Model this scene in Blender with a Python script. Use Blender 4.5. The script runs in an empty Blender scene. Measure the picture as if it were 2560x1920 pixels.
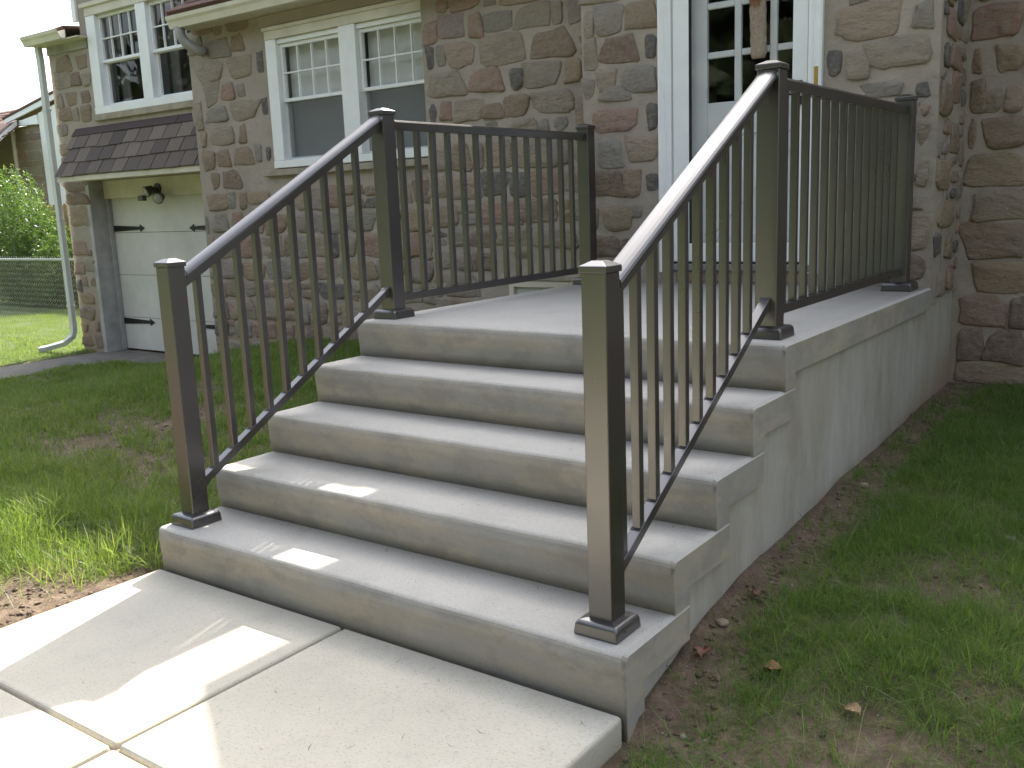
import bpy, math, random
import numpy as np
from mathutils import Vector
random.seed(7); rng = np.random.default_rng(7)
S = bpy.context.scene
col = S.collection
# ---------------------------------------------------------------- camera
cam = bpy.data.objects.new('camera', bpy.data.cameras.new('camera')); col.objects.link(cam)
yaw, pitch, roll = -0.6326, -0.1874, -0.0388
fw = Vector((math.sin(yaw)*math.cos(pitch), math.cos(yaw)*math.cos(pitch), math.sin(pitch)))
r0 = Vector((math.cos(yaw), -math.sin(yaw), 0)); u0 = r0.cross(fw)
rt = math.cos(roll)*r0 + math.sin(roll)*u0; up = -math.sin(roll)*r0 + math.cos(roll)*u0
from mathutils import Matrix
cam.matrix_world = Matrix(((rt.x, up.x, -fw.x, 1.2927), (rt.y, up.y, -fw.y, -2.266), (rt.z, up.z, -fw.z, 1.5016), (0, 0, 0, 1)))
cam.data.sensor_width = 36; cam.data.lens = 36*2386.87/2560
cam.data.clip_start = 0.05; cam.data.clip_end = 1500
S.camera = cam
# ---------------------------------------------------------------- sky and sun
SUN = Vector((-.35, 1.13, 1.0)).normalized()
W = bpy.data.worlds.new('World'); S.world = W; W.use_nodes = True
nt = W.node_tree; bg = nt.nodes['Background']
sky = nt.nodes.new('ShaderNodeTexSky'); sky.sky_type = 'NISHITA'; sky.sun_disc = False
sky.sun_elevation = math.asin(SUN.z); sky.sun_rotation = math.atan2(SUN.x, SUN.y)
sky.air_density = 1.0; sky.dust_density = 4.0; sky.ozone_density = 1.0
hs = nt.nodes.new('ShaderNodeHueSaturation'); hs.inputs['Saturation'].default_value = .5      # hazy, almost white summer sky
nt.links.new(sky.outputs[0], hs.inputs['Color']); nt.links.new(hs.outputs[0], bg.inputs[0]); bg.inputs[1].default_value = 0.15
sl = bpy.data.lights.new('sun', 'SUN'); sl.energy = 3.6; sl.angle = math.radians(.5); sl.color = (1, .93, .80)
so = bpy.data.objects.new('sun', sl); col.objects.link(so)
so.rotation_euler = (-SUN).to_track_quat('-Z', 'Y').to_euler(); so.location = (-4, 12, 12)
S.view_settings.view_transform = 'Standard'; S.view_settings.look = 'None'
S.view_settings.exposure = 1.82; S.view_settings.gamma = 1; S.view_settings.use_curve_mapping = False
S.render.engine = 'CYCLES'
# ---------------------------------------------------------------- materials
class N:
    """small node-tree helper"""
    def __init__(s, name):
        s.m = bpy.data.materials.new(name); s.m.use_nodes = True; s.t = s.m.node_tree
        s.b = s.t.nodes['Principled BSDF']; s.out = s.t.nodes['Material Output']
        g = s.t.nodes.new('ShaderNodeNewGeometry'); s.g = g; s.pos = g.outputs['Position']
    def n(s, typ, **kw):
        x = s.t.nodes.new(typ)
        for k, v in kw.items(): setattr(x, k, v)
        return x
    def link(s, a, b): s.t.links.new(a, b)
    def noise(s, scale, detail=4, rough=.6, stretch=(1, 1, 1), off=0):
        mp = s.n('ShaderNodeMapping'); s.link(s.pos, mp.inputs[0]); mp.inputs['Scale'].default_value = stretch
        mp.inputs['Location'].default_value = (off, off*.7, off*1.3)
        t = s.n('ShaderNodeTexNoise'); s.link(mp.outputs[0], t.inputs['Vector'])
        t.inputs['Scale'].default_value = scale; t.inputs['Detail'].default_value = detail; t.inputs['Roughness'].default_value = rough
        return t.outputs['Fac']
    def ramp(s, f, stops):
        r = s.n('ShaderNodeValToRGB'); s.link(f, r.inputs[0]); e = r.color_ramp.elements
        while len(e) < len(stops): e.new(.5)
        for i, (p, c) in enumerate(stops):
            e[i].position = p; e[i].color = (*c, 1) if len(c) == 3 else c
        return r.outputs[0]
    def gray(s, f, lo, hi, a=0., b=1.):
        return s.ramp(f, [(lo, (a, a, a)), (hi, (b, b, b))])
    def mix(s, f, a, b, mode='MIX'):
        x = s.n('ShaderNodeMix', data_type='RGBA', blend_type=mode)
        for v, i in ((f, 0), (a, 6), (b, 7)):
            if isinstance(v, (int, float)): x.inputs[i].default_value = v
            elif isinstance(v, tuple): x.inputs[i].default_value = (*v, 1)
            else: s.link(v, x.inputs[i])
        return x.outputs[2]
    def math(s, op, a, b=0.):
        x = s.n('ShaderNodeMath', operation=op)
        for i, v in enumerate((a, b)):
            if isinstance(v, (int, float)): x.inputs[i].default_value = v
            else: s.link(v, x.inputs[i])
        return x.outputs[0]
    def bump(s, f, strength, dist=.01, prev=None):
        x = s.n('ShaderNodeBump'); x.inputs['Strength'].default_value = strength; x.inputs['Distance'].default_value = dist
        s.link(f, x.inputs['Height'])
        if prev is not None: s.link(prev, x.inputs['Normal'])
        return x.outputs[0]
    def done(s, color, rough=.8, normal=None, metal=0., spec=None):
        if isinstance(color, tuple): s.b.inputs['Base Color'].default_value = (*color, 1)
        else: s.link(color, s.b.inputs['Base Color'])
        if isinstance(rough, (int, float)): s.b.inputs['Roughness'].default_value = rough
        else: s.link(rough, s.b.inputs['Roughness'])
        s.b.inputs['Metallic'].default_value = metal
        if spec is not None: s.b.inputs['Specular IOR Level'].default_value = spec
        if normal is not None: s.link(normal, s.b.inputs['Normal'])
        return s.m

def mat_plain(name, c, rough=.6, metal=0., var=.12, scale=6, bump=.05, bscale=80):
    k = N(name); f = k.noise(scale, 5)
    a = tuple(v*(1-var) for v in c); b = tuple(min(1, v*(1+var)) for v in c)
    return k.done(k.ramp(f, [(.3, a), (.7, b)]), rough, k.bump(k.noise(bscale, 3), bump, .004), metal)

def mat_concrete_rubbed():
    k = N('rubbed_concrete')
    big = k.noise(1.7, 5, .6, (1, 1, 2.6)); st = k.noise(3.2, 6, .65, (.5, .5, 3.4), 3); fine = k.noise(50, 5, .75); sp = k.noise(140, 4, .8)
    c = k.ramp(big, [(.32, (.33, .30, .245)), (.52, (.405, .355, .275)), (.72, (.455, .39, .29))])
    c = k.mix(k.gray(st, .42, .62, 0, .75), c, (.30, .30, .285)); blot = k.noise(4.2, 6, .7, (1, 1, 1.7), 9); c = k.mix(k.gray(blot, .50, .60, 0, .45), c, (.235, .22, .19)); c = k.mix(k.gray(blot, .30, .42, .4, 0), c, (.48, .44, .36))
    c = k.mix(k.gray(fine, .35, .7, 0, .22), c, (.25, .23, .19))
    c = k.mix(k.gray(sp, .57, .68, 0, .5), c, (.19, .175, .15))
    return k.done(c, .85, k.bump(sp, .22, .003, k.bump(fine, .25, .004)))
def mat_concrete_brushed(name, tone=(.50, .485, .44), dirt=.2):
    k = N(name)
    big = k.noise(1.3, 5, .6); br = k.noise(22, 5, .8, (1, 12, 1)); sp = k.noise(150, 3, .8, (.6, 1.6, 1)); sp2 = k.noise(70, 5, .8, off=4)
    lo = tuple(v*.86 for v in tone)
    c = k.ramp(big, [(.3, lo), (.7, tone)])
    blot = k.noise(3.6, 6, .7, off=8); c = k.mix(k.gray(blot, .50, .66, 0, .38), c, (.37, .35, .30)); c = k.mix(k.gray(blot, .28, .42, .3, 0), c, (.60, .585, .54))
    rust = k.noise(14, 3, .5, off=21); c = k.mix(k.gray(rust, .735, .79, 0, .6), c, (.52, .36, .17))
    c = k.mix(k.gray(sp2, .45, .75, 0, dirt), c, (.34, .33, .30))
    c = k.mix(k.gray(sp, .565, .66, 0, .7), c, (.20, .19, .165)); c = k.mix(k.gray(br, .5, .75, 0, .3), c, (.33, .32, .29))
    return k.done(c, .86, k.bump(sp, .25, .002, k.bump(br, .15, .002)))
def mat_wall_side():
    k = N('cast_concrete_side')
    st = k.noise(5, 7, .7, (1, 1, .30)); st2 = k.noise(22, 5, .7, (1, 1, .12), 5); big = k.noise(1.2, 4, .5, off=2); sp = k.noise(130, 4, .8)
    c = k.ramp(st, [(.35, (.34, .31, .25)), (.5, (.41, .385, .33)), (.68, (.48, .46, .41))])
    c = k.mix(k.gray(st2, .55, .7, 0, .35), c, (.26, .265, .25))
    c = k.mix(k.gray(big, .5, .72, 0, .55), c, (.36, .30, .22))
    sx = k.n('ShaderNodeSeparateXYZ'); k.link(k.pos, sx.inputs[0])
    soil = k.math('ADD', k.math('MULTIPLY', k.math('SUBTRACT', sx.outputs[2], .25), -3.), k.math('MULTIPLY', k.math('SUBTRACT', sx.outputs[1], 2.2), .42))
    soil = k.math('ADD', soil, k.math('MULTIPLY', k.math('SUBTRACT', big, .5), 1.6))
    c = k.mix(k.gray(soil, -.25, .8, 0, .8), c, (.31, .215, .13))       # clay splashed low on the wall and towards the house
    c = k.mix(k.gray(sp, .60, .71, 0, .5), c, (.17, .16, .14))
    return k.done(c, .88, k.bump(sp, .35, .003, k.bump(st, .15, .006)))
def mat_stone(name, c, alt):
    k = N('fieldstone_'+name)
    oi = k.n('ShaderNodeObjectInfo'); rnd = k.math('FRACT', k.math('ADD', oi.outputs['Random'], k.g.outputs['Random Per Island']))
    big = k.noise(6, 6, .65, (1, 1, 2.2)); ss = k.noise(28, 5, .7); fine = k.noise(150, 4, .7)
    base = k.mix(k.gray(rnd, 0, 1, 0, .8), c, alt)
    base = k.mix(k.gray(big, .42, .66, 0, .6), base, tuple(v*.80 for v in alt))
    base = k.mix(k.gray(ss, .48, .68, 0, .55), base, (.31, .265, .205))
    lich = k.noise(11, 5, .7, off=7); base = k.mix(k.gray(lich, .52, .68, 0, .45), base, (.22, .215, .19))
    base = k.mix(k.gray(ss, .28, .45, .45, 0), base, tuple(v*.5 for v in c))
    base = k.mix(k.gray(fine, .55, .72, 0, .3), base, (.10, .085, .07))
    return k.done(base, .9, k.bump(fine, .5, .004, k.bump(ss, .9, .012, k.bump(big, .9, .035))))
def mat_mortar():
    k = N('mortar')
    big = k.noise(1.6, 5, .6); mid = k.noise(12, 5, .65); fine = k.noise(190, 4, .75)
    c = k.ramp(big, [(.3, (.30, .255, .21)), (.5, (.355, .305, .252)), (.72, (.40, .345, .288))])
    c = k.mix(k.gray(mid, .5, .75, 0, .45), c, (.26, .24, .20))
    c = k.mix(k.gray(mid, .25, .42, .3, 0), c, (.45, .41, .335))
    sx = k.n('ShaderNodeSeparateXYZ'); k.link(k.pos, sx.inputs[0])
    low = k.math('ADD', sx.outputs[2], k.math('MULTIPLY', mid, .5))
    c = k.mix(k.gray(low, .45, 1.0, .6, 0), c, (.30, .21, .13))          # clay-stained footing
    c = k.mix(k.gray(fine, .58, .7, 0, .4), c, (.20, .175, .135))
    return k.done(c, .93, k.bump(fine, .6, .004, k.bump(mid, .8, .02)))
def mat_bronze():
    k = N('bronze_painted_aluminium')
    sp = k.noise(700, 2, .5); big = k.noise(3, 3)
    c = k.ramp(sp, [(.35, (.018, .014, .014)), (.66, (.034, .026, .025))])
    k.b.inputs['IOR'].default_value = 2.3
    return k.done(c, k.gray(big, .3, .7, .26, .35), k.bump(sp, .12, .001), .12)
def mat_glass():
    k = N('window_glass'); k.t.nodes.remove(k.b)
    gl = k.n('ShaderNodeBsdfGlossy'); gl.inputs['Roughness'].default_value = .02; gl.inputs[0].default_value = (1, 1, 1, 1)
    tr = k.n('ShaderNodeBsdfTransparent'); tr.inputs[0].default_value = (.95, .95, .95, 1)
    fr = k.n('ShaderNodeFresnel'); k.link(k.math('SUBTRACT', 1.5, k.math('MULTIPLY', k.g.outputs['Backfacing'], .5)), fr.inputs[0])
    w = k.noise(2.0, 2); k.link(k.bump(w, .12, .01), gl.inputs['Normal'])
    mx = k.n('ShaderNodeMixShader'); k.link(k.math('MULTIPLY', fr.outputs[0], .95), mx.inputs[0])
    k.link(tr.outputs[0], mx.inputs[1]); k.link(gl.outputs[0], mx.inputs[2]); k.link(mx.outputs[0], k.out.inputs[0])
    return k.m
def mat_screen():
    k = N('insect_screen')
    tr = k.n('ShaderNodeBsdfTransparent'); mx = k.n('ShaderNodeMixShader'); mx.inputs[0].default_value = .38
    k.b.inputs['Base Color'].default_value = (.16, .165, .17, 1); k.b.inputs['Roughness'].default_value = .7
    k.link(tr.outputs[0], mx.inputs[1]); k.link(k.b.outputs[0], mx.inputs[2]); k.link(mx.outputs[0], k.out.inputs[0])
    return k.m
def mat_leafy(name, a, b, c, trans=.45, rough=.45, scale=3):
    k = N(name); k.b.inputs['Roughness'].default_value = rough
    r = k.g.outputs['Random Per Island']; pat = k.noise(scale, 3)
    colr = k.ramp(r, [(0, a), (.55, b), (1, c)])
    colr = k.mix(k.gray(pat, .35, .7, 0, .5), colr, a)
    k.link(colr, k.b.inputs['Base Color']); k.b.inputs['Specular IOR Level'].default_value = .35
    t = k.n('ShaderNodeBsdfTranslucent'); bright = k.mix(1.0, colr, (1.5, 1.6, .75), 'MULTIPLY'); k.link(bright, t.inputs[0])
    mx = k.n('ShaderNodeMixShader'); mx.inputs[0].default_value = trans
    k.link(k.b.outputs[0], mx.inputs[1]); k.link(t.outputs[0], mx.inputs[2]); k.link(mx.outputs[0], k.out.inputs[0])
    return k.m
def mat_soil():
    k = N('soil')
    big = k.noise(.9, 5, .6); mid = k.noise(9, 6, .7); fine = k.noise(90, 5, .75)
    vor = k.n('ShaderNodeTexVoronoi'); k.link(k.pos, vor.inputs['Vector']); vor.inputs['Scale'].default_value = 60
    c = k.ramp(mid, [(.3, (.085, .058, .040)), (.5, (.17, .118, .08)), (.7, (.27, .20, .14))])
    c = k.mix(k.gray(big, .4, .7, 0, .4), c, (.11, .075, .05))
    c = k.mix(k.gray(fine, .6, .75, 0, .6), c, (.34, .28, .21))
    sx = k.n('ShaderNodeSeparateXYZ'); k.link(k.pos, sx.inputs[0])         # established turf beyond the seeded beds
    m = k.math('MAXIMUM', k.math('SUBTRACT', -10.65, sx.outputs[0]), k.math('SUBTRACT', sx.outputs[0], 4.5))
    m = k.math('MAXIMUM', m, k.math('MAXIMUM', k.math('SUBTRACT', -4.2, sx.outputs[1]), k.math('SUBTRACT', sx.outputs[1], 6.)))
    turf = k.ramp(fine, [(.3, (.040, .070, .016)), (.55, (.080, .125, .028)), (.75, (.15, .17, .055))])
    turf = k.mix(k.gray(mid, .5, .7, 0, .5), turf, (.12, .13, .04))
    c = k.mix(k.gray(m, 0., .25), c, turf)
    return k.done(c, .95, k.bump(vor.outputs[0], .4, .01, k.bump(fine, .7, .01, k.bump(mid, .7, .03))))
CONC = mat_concrete_rubbed(); SIDE = mat_wall_side()
TREAD = mat_concrete_brushed('broomed_concrete_tread', (.51, .485, .435), .2); SLAB = mat_concrete_brushed('broomed_concrete_slab', (.54, .50, .405), .15)
STONE = {
 'T': mat_stone('tan', (.325, .262, .195), (.285, .245, .195)), 'R': mat_stone('red_brown', (.30, .195, .148), (.315, .225, .168)),
 'B': mat_stone('brown', (.25, .185, .13), (.285, .215, .15)), 'G': mat_stone('grey', (.25, .225, .195), (.275, .24, .195)),
 'S': mat_stone('slate', (.12, .108, .105), (.145, .128, .118)), 'M': mat_stone('mauve', (.265, .21, .19), (.29, .24, .20)),
 'P': mat_stone('pinkish', (.345, .25, .185), (.315, .26, .195)), 'O': mat_stone('ochre', (.315, .23, .145), (.31, .25, .17)),
 'D': mat_stone('dark_brown', (.205, .145, .108), (.235, .175, .13)), 'L': mat_stone('light_grey', (.30, .275, .245), (.285, .26, .23))}
MORTAR = mat_mortar(); BRONZE = mat_bronze(); GLASS = mat_glass(); SCREEN = mat_screen()
WHITE = mat_plain('white_vinyl', (.80, .81, .80), .42, 0, .05, 5, .03)
CREAM = mat_plain('aged_cream_paint', (.60, .56, .45), .6, 0, .12, 4, .12)
GPAINT = mat_plain('garage_door_paint', (.60, .58, .53), .6, 0, .10, 2.5, .15)
OLDWHITE = mat_plain('weathered_jamb_paint', (.36, .35, .33), .7, 0, .22, 5, .25)
GUTTER = mat_plain('cream_gutter_metal', (.64, .60, .50), .45, 0, .08, 4, .04)
SPOUT = mat_plain('pale_downspout_metal', (.58, .60, .56), .5, 0, .06, 4, .03)
TAUPE = mat_plain('painted_lintel', (.36, .305, .265), .75, 0, .10, 3, .2)
SILLM = mat_plain('cast_sill', (.33, .285, .22), .85, 0, .25, 7, .5)
INNERDOOR = mat_plain('inner_door_paint', (.74, .76, .76), .55, 0, .06, 4, .05)
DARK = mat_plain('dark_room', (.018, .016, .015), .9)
BLACK = mat_plain('black_iron', (.012, .012, .013), .5, .3, .2, 8, .2)
SHADE = mat_plain('roller_shade_cloth', (.64, .655, .63), .9, 0, .06, 2, .1)
BRASS = mat_plain('brass', (.55, .38, .12), .35, .9, .12, 20, .05)
STUCCO = mat_plain('white_stucco', (.78, .78, .75), .9, 0, .05, 4, .6, 40)
WOOD = mat_plain('raw_fence_wood', (.46, .33, .18), .85, 0, .2, 9, .3)
ZINC = mat_plain('galvanised_wire', (.42, .44, .41), .35, .4, .1, 6, .05)
ASPHALT = mat_plain('old_driveway', (.155, .14, .12), .95, 0, .25, 5, .6, 120)
BURLAP = mat_plain('woven_raffia', (.42, .32, .25), .9, 0, .25, 60, 1, 110)
LAMPG = mat_plain('lamp_lens', (.35, .37, .33), .15, 0, .2, 40, .3)
LAMPB = mat_plain('lamp_housing', (.085, .085, .075), .5, .3, .2, 20, .1)
def mat_shingle(name, a, b):
    k = N(name); oi = k.n('ShaderNodeObjectInfo'); f = k.noise(260, 3, .7)
    c = k.ramp(k.math('FRACT', k.math('ADD', oi.outputs['Random'], k.g.outputs['Random Per Island'])), [(0, a), (.5, tuple((x+y)/2 for x, y in zip(a, b))), (1, b)])
    c = k.mix(k.gray(f, .35, .7, 0, .45), c, (.035, .03, .032))
    return k.done(c, .95, k.bump(f, .6, .004))
SHING = mat_shingle('slate_grey_asphalt_shingle', (.085, .065, .06), (.23, .185, .15))
SHING_CAP = mat_shingle('dark_ridge_shingle', (.075, .05, .05), (.095, .065, .062)); SHING_R = mat_shingle('brown_asphalt_shingle', (.12, .065, .05), (.20, .11, .085))
GRASS = mat_leafy('lawn_blades', (.11, .17, .045), (.17, .235, .065), (.27, .29, .135), .5)
GRASSD = mat_leafy('shade_lawn_blades', (.11, .19, .05), (.165, .255, .07), (.27, .31, .14), .55)
STRAW = mat_leafy('dry_blades', (.20, .155, .085), (.28, .22, .13), (.36, .30, .19), .3)
BUSH = mat_leafy('shrub_leaves', (.050, .095, .028), (.085, .145, .045), (.15, .20, .075), .4, .35)
DEADLEAF = mat_plain('dead_leaf', (.26, .125, .06), .7, 0, .35, 30, .5)
SOIL = mat_soil()
PEB = mat_shingle('pebble_stone', (.20, .16, .12), (.42, .37, .30))
BARK = mat_plain('stem_bark', (.11, .08, .05), .9)

# ---------------------------------------------------------------- geometry helpers
WL = {}
def place(o, parent):
    o.parent = parent
    w = Vector(o.location)
    if parent is not None: o.location = w - WL[parent.name]
    WL[o.name] = w
    return o
def thing(name, loc, label, cat, group=None):
    o = bpy.data.objects.new(name, None); col.objects.link(o); o.empty_display_size = .1
    o.location = loc; WL[o.name] = Vector(loc); o['label'] = label; o['category'] = cat
    if group: o['group'] = group
    return o
def tag(o, label=None, cat=None, group=None, kind=None):
    if label: o['label'] = label
    if cat: o['category'] = cat
    if group: o['group'] = group
    if kind: o['kind'] = kind
    return o
class MB:
    def __init__(s): s.v = []; s.f = []
    def add(s, v, f):
        n = len(s.v); s.v += [tuple(p) for p in v]; s.f += [tuple(i+n for i in q) for q in f]; return s
    def box(s, x0, x1, y0, y1, z0, z1):
        return s.add([(x0,y0,z0),(x1,y0,z0),(x1,y1,z0),(x0,y1,z0),(x0,y0,z1),(x1,y0,z1),(x1,y1,z1),(x0,y1,z1)],
                     [(0,3,2,1),(4,5,6,7),(0,1,5,4),(1,2,6,5),(2,3,7,6),(3,0,4,7)])
    def loft(s, rings, caps=True):
        n = len(rings[0]); v = [p for r in rings for p in r]; f = []
        for i in range(len(rings)-1):
            for j in range(n): f.append((i*n+j, i*n+(j+1) % n, (i+1)*n+(j+1) % n, (i+1)*n+j))
        if caps: f.append(tuple(range(n-1, -1, -1))); f.append(tuple((len(rings)-1)*n+j for j in range(n)))
        return s.add(v, f)
    def tube(s, pts, r, n=8):
        rings = []; P = [Vector(p) for p in pts]
        for i, p in enumerate(P):
            d = (P[min(i+1, len(P)-1)] - P[max(i-1, 0)]).normalized()
            a = d.cross(Vector((0, 0, 1)) if abs(d.z) < .9 else Vector((1, 0, 0))).normalized(); b = d.cross(a)
            rr = r[i] if isinstance(r, (list, tuple)) else r
            rings.append([p + (a*math.cos(t) + b*math.sin(t))*rr for t in [2*math.pi*j/n for j in range(n)]])
        return s.loft(rings)
    def extrude(s, poly, fn0, fn1):
        """closed 2-D polygon carried from fn0(u,v) to fn1(u,v)"""
        return s.loft([[fn0(u, v) for u, v in poly], [fn1(u, v) for u, v in poly]])
    def build(s, name, mat, parent=None, bevel=0, seg=2, smooth=False, recalc=True):
        P = np.array(s.v, dtype=np.float64); lo = P.min(0); hi = P.max(0)
        c = Vector(((lo[0]+hi[0])/2, (lo[1]+hi[1])/2, lo[2]))
        me = bpy.data.meshes.new(name); me.from_pydata([Vector(p)-c for p in s.v], [], s.f)
        if recalc:
            import bmesh
            bm = bmesh.new(); bm.from_mesh(me); bmesh.ops.recalc_face_normals(bm, faces=bm.faces); bm.to_mesh(me); bm.free()
        for m in (mat if isinstance(mat, list) else [mat]): me.materials.append(m)
        if smooth: me.polygons.foreach_set('use_smooth', [True]*len(me.polygons))
        o = bpy.data.objects.new(name, me); col.objects.link(o); o.location = c; place(o, parent)
        if bevel:
            b = o.modifiers.new('bevel', 'BEVEL'); b.width = bevel; b.segments = seg; b.limit_method = 'ANGLE'; b.angle_limit = .6
            b.harden_normals = False
        return o
def box(name, x0, x1, y0, y1, z0, z1, mat, parent=None, bevel=0, seg=2):
    return MB().box(x0, x1, y0, y1, z0, z1).build(name, mat, parent, bevel, seg)
def raw(name, V, F, mat, parent=None, smooth=False):
    """fast mesh from numpy (F: equal-sided faces)"""
    me = bpy.data.meshes.new(name); me.vertices.add(len(V)); me.vertices.foreach_set('co', np.asarray(V, np.float32).ravel())
    k = F.shape[1]; me.loops.add(F.size); me.loops.foreach_set('vertex_index', F.astype(np.int32).ravel())
    me.polygons.add(len(F)); me.polygons.foreach_set('loop_start', np.arange(0, F.size, k, dtype=np.int32))
    me.polygons.foreach_set('loop_total', np.full(len(F), k, np.int32))
    if smooth: me.polygons.foreach_set('use_smooth', np.ones(len(F), bool))
    me.update(calc_edges=True); me.materials.append(mat)
    o = bpy.data.objects.new(name, me); col.objects.link(o); return place(o, parent)
def copy_to(o, loc, parent):
    c = o.copy(); col.objects.link(c); c.parent = None; c.location = loc
    return place(c, parent)
# value noise in numpy
_tab = rng.random((256, 256))
def vnoise(x, y, s=1.):
    x = np.asarray(x)*s+57.3; y = np.asarray(y)*s+31.7
    xi = np.floor(x).astype(int); yi = np.floor(y).astype(int); fx = x-xi; fy = y-yi
    fx = fx*fx*(3-2*fx); fy = fy*fy*(3-2*fy); t = lambda a, b: _tab[a % 256, b % 256]
    return (t(xi, yi)*(1-fx)+t(xi+1, yi)*fx)*(1-fy)+(t(xi, yi+1)*(1-fx)+t(xi+1, yi+1)*fx)*fy
def fbm(x, y, s=1.): return (vnoise(x, y, s)*.55+vnoise(x, y, s*2.3)*.3+vnoise(x, y, s*5.1)*.15)
def sstep(a, b, x): t = np.clip((x-a)/(b-a), 0, 1); return t*t*(3-2*t)

# ---------------------------------------------------------------- ground
H = .185; T = .3201; WD = 2.30; ZL = 5*H; YW = 3.644
def zfun(x, y, rough=True):
    x = np.asarray(x, float); y = np.asarray(y, float)
    right = np.interp(y, [-1, -.3, 0, .15, .40, .6, 1, 2, 3, 4.4], [-.07, -.06, -.055, -.035, .02, .075, .115, .165, .20, .25])
    left = -.035+.062*np.clip(y, 0, 4.6)
    drop = sstep(-5.4, -9.0, x)
    left = left*(1-drop)+(-.25)*drop
    z = np.where(x > -1.1, right, left)
    if rough:
        z = z+(fbm(x, y, 3.)-.5)*.035*(1-.7*drop)+(fbm(x, y, 13.)-.5)*.012
    inpath = (x > -2.36) & (x < .06) & (y < .05)
    z = np.where(inpath, -.10, z)
    near = np.clip(1-np.minimum(np.abs(x+2.30), np.abs(x))/.12, 0, 1)*(y < .02)
    z = z*(1-near)+np.minimum(z, -.03)*near
    z = np.where((x > -2.25) & (x < -.06) & (y > 0) & (y < YW), -.15, z)
    dr = sstep(-9.55, -9.85, x)*(x > -10.75)*(y < 4.95)
    z = z*(1-dr)+(-.275)*dr
    return z
def span(core0, core1, step, far):
    c = list(np.arange(core0, core1+1e-6, step)); d = step; lo = [core0]; hi = [core1]
    while lo[-1] > -far: d *= 1.35; lo.append(lo[-1]-d)
    d = step
    while hi[-1] < far: d *= 1.35; hi.append(hi[-1]+d)
    return np.array(lo[:0:-1]+c+hi[1:])
gx = span(-11.5, 3, .06, 400); gy = span(-2.5, 5.5, .06, 400)
X, Y = np.meshgrid(gx, gy); Z = zfun(X, Y); n1 = len(gx)
V = np.stack([X.ravel(), Y.ravel(), Z.ravel()], 1)
i, j = np.meshgrid(np.arange(len(gx)-1), np.arange(len(gy)-1)); a = (j*n1+i).ravel()
ground = raw('ground', V, np.stack([a, a+1, a+n1+1, a+n1], 1), SOIL, smooth=True); tag(ground, 'bare brown soil and lawn ground around the concrete steps', kind='structure')
def quad(name, pts, mat, parent=None, **k): return MB().add(pts, [tuple(range(len(pts)))]).build(name, mat, parent, recalc=False, **k)

# walkway: broomed slabs with tooled joints
path = bpy.data.objects.new('walkway', None); col.objects.link(path); path.location = (-1.15, -2, 0); WL['walkway'] = Vector(path.location)
tag(path, 'pale broomed concrete walkway running up to the steps', kind='structure')
jy = [0-.006, -.926, -1.87, -2.81, -3.75, -4.7]; jx = [-2.30, -1.172, -.005]
for r in range(5):
    for c in range(2):
        dz = random.uniform(-.003, .003)
        x0, x1 = jx[c]+(.006 if c else 0), jx[c+1]-(.006 if c == 0 else 0)
        box('slab', x0, x1, jy[r+1]+.006, jy[r]-(.006 if r else 0), -.11, dz, SLAB, path, .014, 3)
box('joint_bed', -2.27, -.03, -4.69, -.02, -.10, -.022, mat_plain('joint_grout', (.30, .24, .18), .95, 0, .2, 30, .4), path)
# old driveway to the garage
drv = MB()
pts = [(-10.62, -8), (-9.72, -8), (-9.72, 3.0), (-9.66, 3.9), (-9.2, 4.35), (-8.0, 4.5), (-7.9, 4.98), (-10.62, 4.98)]
drv.add([(x, y, -.245) for x, y in pts]+[(x, y, -.40) for x, y in pts], [tuple(range(8))]+[(k, (k+1) % 8, (k+1) % 8+8, k+8) for k in range(8)])
tag(drv.build('driveway', ASPHALT), 'old grey driveway strip leading to the garage door', kind='structure')

# ---------------------------------------------------------------- concrete steps
st = thing('concrete_stairs', (-1.15, 0, 0), 'cast grey concrete steps rising to a square landing at the front door', 'stairs')
XL = -WD
# solid core with recessed stepped side faces
prof = []   # side outline of recessed core, (y,z)
core = MB()
y0 = .10; pts = [(y0, -.2), (y0, .06)]
for k in range(1, 5): pts += [(k*T+.10, .06+H*(k-1)), (k*T+.10, .06+H*k)]
pts += [(YW-.004, ZL-.125), (YW-.004, -.2)]
core.extrude(pts, lambda u, v: (XL+.023, u, v), lambda u, v: (-.023, u, v))
core.build('side_wall', SIDE, st)
bk = box('foundation_wall', -.14, -.0220, YW-.003, 4.328, -.2, ZL-.045, SIDE, st)
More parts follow.
